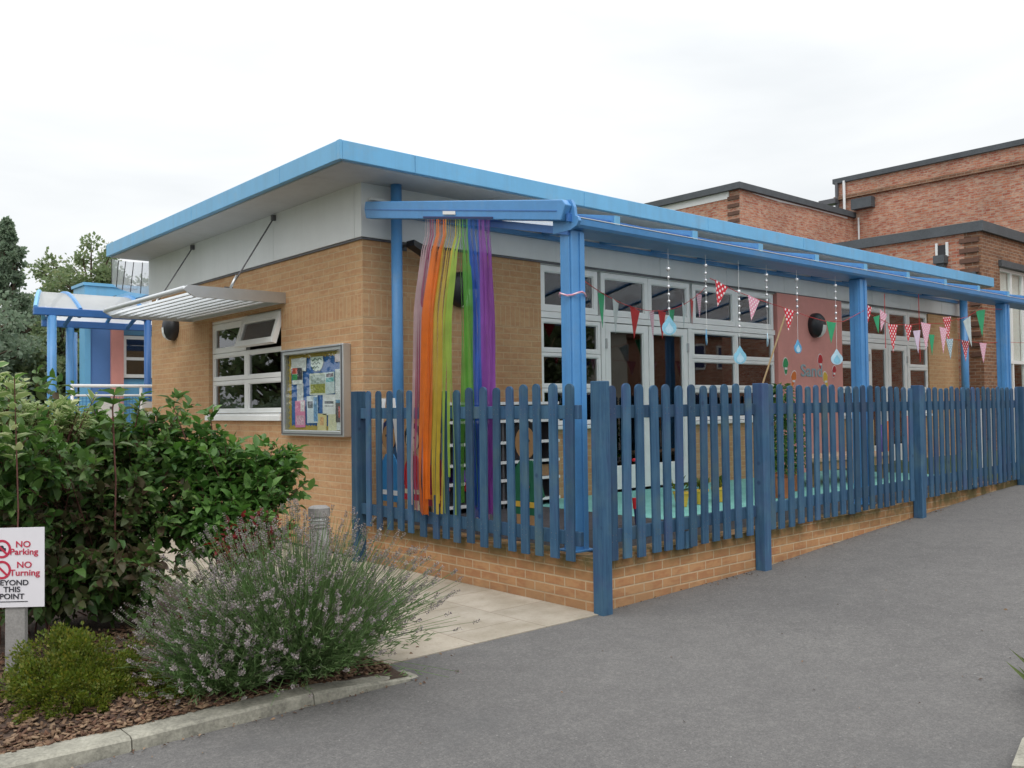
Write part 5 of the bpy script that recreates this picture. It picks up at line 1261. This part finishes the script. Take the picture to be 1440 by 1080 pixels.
# low yellow-green shrub and ground cover
def mound(name, label, cat, c, r, h, n, size, mat, lump=.12, zb=.05):
    t = thing(name, label, cat, (c[0], c[1], zb))
    u_ = unit(rng.normal(size=(n,3))); u_[:,2] = np.abs(u_[:,2])
    ph = np.arctan2(u_[:,1], u_[:,0])
    k = 1 + lump*np.sin(ph*3+1) + lump*np.sin(ph*7+u_[:,2]*6) + .10*rng.normal(size=n)
    rad = rng.uniform(.55, 1, n)**.5*k
    m_ = max(30, n//150); cu = unit(rng.normal(size=(m_,3))); cu[:,2] = np.abs(cu[:,2]); cr = rng.uniform(.45, 1.02, m_)*(1+lump*np.sin(np.arctan2(cu[:,1], cu[:,0])*3+1))
    ci = rng.integers(0, m_, n); crr = rng.uniform(.10, .20, m_)
    loc_ = unit(rng.normal(size=(n,3)))*(rng.random(n)[:,None]**.4)*crr[ci][:,None]
    Q = cu[ci]*cr[ci][:,None] + loc_
    P = np.stack([c[0]+Q[:,0]*r, c[1]+Q[:,1]*r*.85, np.maximum(zb+.005, zb + Q[:,2]*h)], 1)
    D = cu[ci]*.8 + loc_*4 + rng.normal(size=(n,3))*.45 + np.array([0,0,.4])
    V, F, uv = small_leaf(P, D, size*rng.uniform(.6,1.4,n), .5); npmesh('foliage', V, F, M[mat], t, uv)
    paths = [[(c[0], c[1], zb), tuple(np.array([c[0], c[1], zb]) + (P[i]-np.array([c[0], c[1], zb]))*.8)] for i in rng.integers(0, n, 60)]
    stems([[p[0], tuple((np.array(p[0])+np.array(p[1]))/2+[0,0,.02]), p[1]] for p in paths], .003, .0015, M['bark'], 'stems', t)
    return t
x, y = az(105, 5.15)
mound('hebe_shrub', 'low rounded yellow-green shrub beside the sign post', 'shrub', (x, y), .35, .35, 24000, .018, 'lf_yellow')
x, y = az(150, 4.95)
mound('hebe_shrub', 'tiny yellow-green tuft just in front of the low rounded shrub', 'shrub', (x-.12, y-.03), .16, .15, 3500, .016, 'lf_yellow')
x, y = az(235, 4.98)
mound('ground_cover', 'flat patch of yellowish creeping plants between the low shrub and lavender', 'ground cover', (x, y+.05), .26, .13, 7500, .018, 'lf_yellow')
# grass tuft at the right-hand corner
def tuft(label, cx, cy, r, n, h):
    t = thing('grass_tuft', label, 'grass tuft', (cx, cy, .05), 'grass tufts on the verge')
    a = rng.uniform(0, 6.28, n); rr = r*rng.random(n)**.5; B = np.stack([cx+rr*np.cos(a), cy+rr*np.sin(a), np.full(n, .04)], 1)
    D = unit(np.stack([np.cos(a)*.5, np.sin(a)*.5, np.ones(n)], 1) + rng.normal(size=(n,3))*.22); hh = h*rng.uniform(.5,1.1,n)
    V, F, uv = small_leaf(B, D, hh, .025); npmesh('blades', V, F, M['lf_grass'], t, uv)
vb = MB(); vb.prism([(4.2,1.47,-.02),(6.5,1.58,-.02),(6.5,-3,-.02),(3.7,-3,-.02),(3.93,1.26,-.02)], (0,0,.07)); o = vb.build('verge', M['soil']); o['kind'] = 'structure'; o['label'] = 'dark soil verge at the bottom right corner'
tuft('long grass tuft leaning over the bottom right kerb corner', 4.72, 1.40, .12, 260, .2)
tuft('second long grass tuft at the right edge beyond the kerb corner', 5.12, 1.56, .14, 260, .26)
# leaves and twigs lying on the drive
n = 46; P = np.stack([rng.uniform(1.5, 7.5, n), rng.uniform(1.8, 4.5, n), np.zeros(n)], 1)
P[:,2] = [gz(a)+.006 for a in P[:,0]]
n2_ = 260; qx = np.concatenate([rng.uniform(4.95, 12, 130), rng.uniform(.6, 3.0, 70), rng.uniform(2.95, 3.4, 60)]); qy = np.concatenate([4.62 - np.abs(rng.normal(size=130))*.05, 4.225 - np.abs(rng.normal(size=70))*.05, rng.uniform(4.5, 6.5, 60)])
P2 = np.stack([qx, qy, [gz(a)+.008 for a in qx]], 1); P = np.concatenate([P, P2]); n = len(P)
V, F, uv = leaf_mesh(P, np.stack([rng.normal(size=n), rng.normal(size=n), np.zeros(n)], 1), rng.uniform(.010,.028,n), .5)
o = npmesh('fallen_leaves', V, F, M['chip'], None, uv); tag(o, 'few small fallen leaves and crumbs on the asphalt', 'fallen leaves', kind='stuff')

# ------------------------------------------------------------------ trees
def tree(name, label, base, h, crown, n, size, mat, trunk=.18, group=None, conic=False):
    t = thing(name, label, 'tree', base, group); B = np.array(base, float)
    P = []; D = []; paths = []
    c = np.array(crown[:3]); R3 = np.array(crown[3:6])
    nb_ = 190 if conic else 110
    cl = []
    for i in range(nb_):
        if conic:
            f = rng.random()**.85; z = c[2]-R3[2] + 2*R3[2]*f; r = R3[0]*(1-f)**.8*rng.uniform(.35,1.08); a = rng.uniform(0,6.28)
            e = np.array([c[0]+r*math.cos(a), c[1]+r*math.sin(a), z]); rad = R3[0]*.17*(1.25-f)
        else:
            d = unit(rng.normal(size=(1,3)))[0]; e = c + d*R3*rng.uniform(.3,1.05); rad = R3[0]*rng.uniform(.10,.22)
        cl.append((e, rad)); o = B + np.array([0,0,max(.25*h, min(e[2]-B[2]-.3*h*.3, h*.75))]); m = (o+e)/2 + np.array([0,0,-.1*rad]); paths.append([tuple(o), tuple(m), tuple(e)])
    per = n//nb_
    for e, rad in cl:
        d = unit(rng.normal(size=(per,3))); r = rad*rng.random(per)[:,None]**.45*(1+.25*rng.normal(size=(per,1))); P.append(e + d*r*np.array([1,1,.75])); D.append(d + rng.normal(size=(per,3))*.6 + np.array([0,0,-.2]))
    P = np.concatenate(P); D = np.concatenate(D)
    V, F, uv = small_leaf(P, D, size*rng.uniform(.6,1.4,len(P)), .7); npmesh('crown', V, F, M[mat], t, uv)
    mb = MB(); k = 7
    mb.tube([tuple(B + np.array([.05*math.sin(i*1.7), .05*math.cos(i*2.1), -.1+h*.85*i/k])) for i in range(k+1)], [trunk*(1-.8*i/k) for i in range(k+1)], 9)
    mb.build('trunk', M['bark'], t, smooth=True); stems(paths, trunk*.28, trunk*.06, M['bark'], 'limbs', t, 5)
    return t
g_ = 'trees beyond the left end of the nursery'
def tpos(px, d): return az(px, d)
x, y = tpos(8, 27); tree('conifer_tree', 'tall dark pointed tree at the left edge of the picture', (x, y, 0), 6.8, (x, y, 3.4, 1.75, 1.75, 3.2), 22000, .10, 'lf_conifer', .22, g_, True)
x, y = tpos(-60, 25); tree('broadleaf_tree', 'dark bushy tree cut off by the left edge beside the pointed tree', (x, y, 0), 5.6, (x, y, 2.5, 1.9, 1.9, 1.9), 14000, .12, 'lf_conifer', .2, g_)
x, y = tpos(128, 38); tree('broadleaf_tree', 'rounded tree showing behind the blue parapet of the annex', (x, y, 0), 8.0, (x, y, 5.7, 2.3, 2.3, 2.3), 17000, .14, 'lf_tree', .25, g_)
x, y = tpos(62, 40); tree('broadleaf_tree', 'open lower tree seen between the pointed tree and the annex', (x, y, 0), 6.2, (x, y, 4.3, 2.3, 2.3, 2.3), 10000, .13, 'lf_tree', .22, g_)
x, y = tpos(88, 26); tree('broadleaf_tree', 'small light tree seen between the posts of the curved canopy', (x, y, 0), 4.4, (x, y, 2.6, 1.2, 1.2, 1.5), 6000, .13, 'lf_tree', .14, g_)
# hedge at the foot of the trees
n = 16000; t = thing('hedge', 'dark clipped hedge below the trees at the left', 'hedge', (3, 24, 0))
hx = rng.uniform(-6, 8, n); P = np.stack([hx, 22.5 - .12*hx + rng.uniform(-.6,.6,n), rng.uniform(0,1.75,n)**1.0 + .12*np.sin(hx*3)], 1)
V, F, uv = small_leaf(P, rng.normal(size=(n,3)), rng.uniform(.09,.17,n), .7); npmesh('foliage', V, F, M['lf_conifer'], t, uv)

# ------------------------------------------------------------------ far left: curved canopy, railing, annex
bc = thing('barrel_canopy', 'curved clear-roofed canopy on round blue posts at the left end', 'canopy', (4, 15.2, 0))
Y1, Y2, ZC = 15.2, 17.2, 3.05; XA, XC_ = 3.56, 8.6
def arch(y): 
    s = (y-Y1)/(Y2-Y1); return ZC+.12 + .36*math.sin(math.pi*s)
ys = [Y1 + (Y2-Y1)*i/16 for i in range(17)]
sk = lambda x, y: x + (.30*(y-Y1) if x < XA+.05 else 0)
ribs = [XA+.03, 4.24, 5.25, 6.5, 7.5, 8.55]
for a, b in zip(ribs, ribs[1:]):
    mb = MB(); ix = [mb.add([(sk(a, y)+.02, y, arch(y)), (b-.02, y, arch(y))]) for y in ys]
    for p, q in zip(ix, ix[1:]): mb.face([p, p+1, q+1, q])
    mb.build('roof_sheet', M['poly_white'], bc, smooth=True)
for x in ribs: MB().tube([(sk(x, y), y, arch(y)) for y in ys], .035, 6).build('arch_rib', M['blue'] if x > XA+.05 else M['fascia'], bc)
for y, m in ((Y1, 'blue_dark'), (Y2, 'blue_dark')): MB().box(sk(XA, y), XC_, y-.05, y+.05, ZC, ZC+.12).build('gutter_beam', M[m], bc, bevel=.01)
for x, y in ((3.82, Y1), (6.45, Y1), (4.62, Y2), (7.3, Y2)): MB().tube([(x, y, 0), (x, y, ZC)], .068, 16).build('post', M['blue'], bc, smooth=True)
MB().tube([(5.28, Y1, 0), (5.28, Y1, ZC)], .055, 16).build('post', M['blue_dark'], bc, smooth=True)  # darker blue puts the shade on this post into its colour
for x in (4.24, 5.25): MB().tube([(x, Y1+.05, ZC+.02), (x+.02, Y1+.5, ZC+.10), (x+.03, Y1+1.0, ZC-.05)], .035, 6).build('brace', M['blue_dark'], bc)
bl_ = MB().tube([(5.42, 20.0, 0), (5.42, 20.0, 3.2)], .09, 14).build('blue_post', M['blue'], None, smooth=True); tag(bl_, 'round blue post standing alone behind the curved canopy beside the annex', 'post')
rl = thing('railing', 'white tubular railing with blue mesh below the curved canopy', 'railing', (4.1, 14.85, 0))
for z in (1.95, 1.80): MB().tube([(4.0, 14.85, z), (7.0, 14.85, z)], .027 if z > 1.9 else .018, 10).build('handrail', M['white'], rl, smooth=True)
for x in (4.02, 5.05, 6.0): MB().tube([(x, 14.85, .2), (x, 14.85, 1.95)], .024, 10).build('upright', M['white'], rl, smooth=True)
mb = MB()
for i in range(60): mb.box(4.02+i*.05, 4.025+i*.05, 14.85, 14.856, .9, 1.78)
for i in range(18): mb.box(4.02, 7.0, 14.857, 14.862, .9+i*.05, .905+i*.05)
mb.build('mesh_panel', M['blue_dark'], rl)
MB().box(3.9, 8.4, 14.9, 17.9, 0, .85).build('ramp', M['kerb'], None)
bpy.data.objects['ramp']['kind'] = 'structure'; bpy.data.objects['ramp']['label'] = 'concrete ramp under the curved canopy'
for k, (xx_, lab) in enumerate(((4.36, 'white notice fixed to the railing at its left'), (5.03, 'white notice with coloured print fixed to the railing near the building'))):
    o = MB().prism([(xx_, 14.83, 1.45), (xx_+.34, 14.83, 1.45), (xx_+.34, 14.83, 1.70), (xx_, 14.83, 1.70)], (0,.006,0), uvs=[(0,0),(1,0),(1,1),(0,1)]).build('notice', paper('railing_notice%d' % k, (.7,.71,.7), None if k else (.5,.5,.5), [(.2,.8,.35,.6,(.5,.4,.2))] if k else [(.6,.75,.5,.7,(.1,.1,.1))]), None)
    tag(o, lab, 'notice')
an = thing('annex_building', 'blue and pink rendered annex with light blue parapet behind the curved canopy', 'building', (5.36, 19, 0))
MB().box(5.36, 5.47, 18.95, 19.3, 0, 3.60).build('pilaster', M['fascia'], an)
MB().box(5.47, 5.86, 19.0, 19.5, 0, 3.60).build('wall', plain('shaded_blue_render', (.10,.22,.50), .8, .06, 2), an)  # wall shade is put into this darker blue
MB().box(5.86, 6.10, 18.93, 19.3, 0, 3.60).build('pink_wall', M['pink'], an)
MB().box(6.10, 12, 19.1, 19.4, 0, 2.22).build('wall', M['fascia'], an); MB().box(6.10, 12, 19.1, 19.4, 3.12, 3.60).build('wall', M['fascia'], an)
MB().box(6.10, 12, 19.35, 19.4, 2.22, 3.12).build('wall', M['dark_int'], an)
MB().box(5.33, 12, 18.85, 19.6, 3.604, 4.05).build('parapet', M['fascia'], an); MB().box(5.30, 12, 18.82, 19.65, 4.05, 4.11).build('coping', M['fascia'], an)
MB().box(5.84, 12, 18.6, 18.84, 3.62, 3.86).build('painted_shadow_box', M['steel_dark'], an)  # dark box added in place of the shadow before the parapet
for i in range(5):
    a = 6.12+i*.56
    mb = MB(); 
    for (x0_, x1_, q0, q1) in ((a,a+.06,2.24,3.10),(a+.48,a+.54,2.24,3.10),(a+.06,a+.48,2.24,2.31),(a+.06,a+.48,3.03,3.10),(a+.06,a+.48,2.60,2.66)): mb.box(x0_, x1_, 19.02, 19.08, q0, q1)
    o = mb.build('window', M['upvc'], an); MB().box(a+.055, a+.485, 19.045, 19.05, 2.30, 3.04).build('pane', M['glass'], o)
MB().box(5.27, 5.33, 15.10, 18.80, 3.48, 3.62).build('eaves_board', M['fascia'], an); MB().box(5.33, 12, 18.02, 18.59, 3.50, 3.60).build('link_roof', M['roofing'], an)

# ------------------------------------------------------------------ old red brick school on the right
sc = thing('brick_school', 'old red brick school blocks with dark lead copings behind the nursery', 'building', (20.6, 7.92, 0))
def quoin(x0, x1, y0, y1, z0, z1, n):
    mb = MB(); dz = (z1-z0)/n
    for i in range(n): mb.box(x0, x1, y0, y1, z0+i*dz, z0+i*dz+dz*.42)
    return mb.build('quoin', M['brown'], sc)
# low block A
XAo, YA = 20.6, 7.92
MB().box(XAo, XAo+.35, YA+.35, 14.72, 0, 5.24).build('wall', M['red'], sc)
MB().box(XAo, 21.62, YA, YA+.35, 0, 5.24).build('wall', M['brown'], sc)
MB().box(21.62, 30, YA, YA+.35, 4.62, 5.24).build('wall', M['brown'], sc)
MB().box(21.62, 30, YA, YA+.35, 0, 1.2).build('wall', M['brown'], sc)
MB().box(XAo-.08, 30, YA-.08, 14.72, 5.24, 5.46).build('coping', M['lead'], sc)
MB().box(21.55, 30, YA-.07, YA+.1, 4.56, 4.70).build('lintel', M['lead'], sc)
mb = MB()
for i in range(4): MB().box(XAo-.04, XAo-.001, 7.96, 8.36, 4.35+i*.225, 4.35+i*.225+.10).build('quoin', M['quoin'], sc)
for i in range(8): MB().box(XAo-.03, XAo-.001, 7.96, 8.16, 2.5+i*.225, 2.5+i*.225+.10).build('quoin', M['quoin'], sc)
wn_ = MB()
for i in range(8):
    x = 21.66 + i*.72
    wn_.box(x, x+.075, YA+.05, YA+.12, 1.2, 4.55)
for z in (1.2, 2.38, 3.9, 4.48): wn_.box(21.66, 27.5, YA+.045, YA+.115, z, z+.075)
wo = wn_.build('window', M['white'], sc); MB().box(21.66, 27.5, YA+.08, YA+.085, 1.25, 4.5).build('pane', M['board_glass'], wo)
MB().box(21.64, 27.5, YA+.14, YA+.15, 2.45, 4.5).build('window_blind', M['white'], wo)
MB().box(21, 28, 12, 12.1, 0, 5.2).build('inner_wall', M['dark_int'], sc)
mb = MB(); mb.box(XAo-.22, XAo-.002, 8.62, 8.86, 4.62, 4.80); mb.box(XAo-.16, XAo-.002, 8.66, 8.82, 4.52, 4.62); mb.tube([(XAo-.09, 8.74, 4.55), (XAo-.09, 8.74, 0)], .05, 10)
mb.build('rainwater_pipe', M['lead'], sc)
mb = MB(); mb.box(XAo-.03, XAo-.002, 8.65, 8.83, 4.80, 5.05); mb.build('outlet_opening', M['black'], sc)
for q in (8.60, 8.83): MB().box(XAo-.05, XAo-.002, q, q+.05, 4.78, 5.10).build('outlet_trim', M['band'], sc)
MB().box(XAo-.10, XAo-.002, 8.02, 8.7, 4.28, 4.36).build('ledge', M['lead'], sc)
# middle block C
XCo, YC = 21.58, 14.73
MB().box(XCo, 28, YC, YC+.35, 0, 7.62).build('wall', M['red'], sc); MB().box(XCo, XCo+.35, YC+.35, 22, 0, 7.42).build('wall', M['red'], sc)
MB().box(XCo-.02, XCo+.35, YC+.36, 22, 7.42, 7.62).build('white_fascia', M['white'], sc)
MB().box(XCo-.15, 28, YC-.10, 22, 7.62, 7.80).build('coping', M['lead'], sc)
MB().prism([(XCo+.6, YC-.012, 7.60), (27.6, YC-.012, 7.60), (27.6, YC-.012, 7.55), (25.2, YC-.012, 7.57), (23.6, YC-.012, 7.54), (22.4, YC-.012, 7.58)], (0,.01,0)).build('white_stain', M['white'], sc)
mb = MB()
for i in range(9): MB().box(XCo-.035, XCo-.001, YC+.02, YC+.40, 5.6+i*.22, 5.6+i*.22+.10).build('quoin', M['quoin'], sc)
# tall block B
XBo, YBo = 28, 15.30
MB().box(XBo, XBo+.35, -4, YBo, 0, 8.30).build('wall', M['red'], sc); MB().box(XBo+.35, 38, YBo-.35, YBo, 0, 8.7).build('wall', M['red'], sc)
MB().box(XBo-.10, XBo+.35, -4, YBo+.06, 8.30, 8.42).build('string_course', M['brown'], sc)
MB().box(XBo-.03, XBo+.35, -4, YBo, 8.42, 8.86).build('parapet_wall', M['red'], sc)
MB().box(XBo-.12, XBo+.5, -4.1, YBo+.08, 8.86, 9.02).build('coping', M['lead'], sc)
mb = MB(); mb.tube([(XBo-.10, YBo-.32, 8.9), (XBo-.10, YBo-.32, 7.6)], .045, 8); mb.build('white_pipe', M['white'], sc)
mb = MB(); mb.tube([(XBo-.08, YBo-.05, 8.9), (XBo-.08, YBo-.05, 7.6)], .06, 8); mb.box(XBo-.3, XBo+.1, YBo-.1, YBo+.5, 8.18, 8.34); mb.build('dark_pipe', M['steel_dark'], sc)
MB().box(XBo-.25, XBo-.002, YC-.75, YC-.05, 7.86, 8.20).build('tank_housing', M['lead'], sc)
mb = MB(); mb.tube([(XBo-.05, YC-.2, 7.6), (XBo-.05, YC-.2, 4)], .03, 6); mb.build('thin_pipe', M['band'], sc)

# ------------------------------------------------------------------ across the road behind the viewer (seen in the glass)
def house(label, x, y, w_, d_, h, wallm):
    t = thing('house', label, 'house', (x, y, 0), 'houses across the road mirrored in the glass')
    MB().box(x, x+w_, y-d_, y, 0, h).build('wall', M[wallm], t)
    MB().prism([(x-.3, y+.3, h), (x-.3, y-d_-.3, h), (x-.3, y-d_/2, h+2.4)], (w_+.6, 0, 0)).build('roof', M['tile_roof'], t)
    MB().box(x+w_*.45, x+w_*.45+.7, y-d_/2-.4, y-d_/2+.4, h+1.6, h+3.4).build('chimney', M['red'], t)
    for i in range(int(w_//2.4)):
        for z in (.9, 3.4):
            a = x+.7+i*2.4; o = MB().box(a, a+1.3, y+.003, y+.06, z, z+1.3).build('window', M['white'], t); MB().box(a+.1, a+1.2, y+.061, y+.07, z+.1, z+1.2).build('pane', M['navy'], o)
house('red brick house mirrored in the nursery door glass', 13, -13, 9, 7, 5.2, 'red')
house('cream rendered house mirrored right of the brick one', 25, -14, 9, 7, 5.2, 'render_w')
house('second red brick house mirrored in the far windows', 37, -13, 10, 7, 5.2, 'red')
for k, (px, py, hh) in enumerate(((-7, 19, 7), (-10, 26, 8), (-5, 30, 7), (-9, 12, 7), (10, -9, 6), (24, -10, 6))):
    tree('broadleaf_tree', ['leafy tree mirrored in the noticeboard glass', 'taller tree mirrored in the left window', 'far tree mirrored in the left window', 'near tree mirrored in the open window sash', 'round tree mirrored in the first door', 'round tree mirrored in the far doors'][k],
         (px, py, 0), hh, (px, py, hh*.6, 2.6, 2.6, hh*.42), 5200, .26, 'lf_tree', .25, 'trees mirrored in the glass')
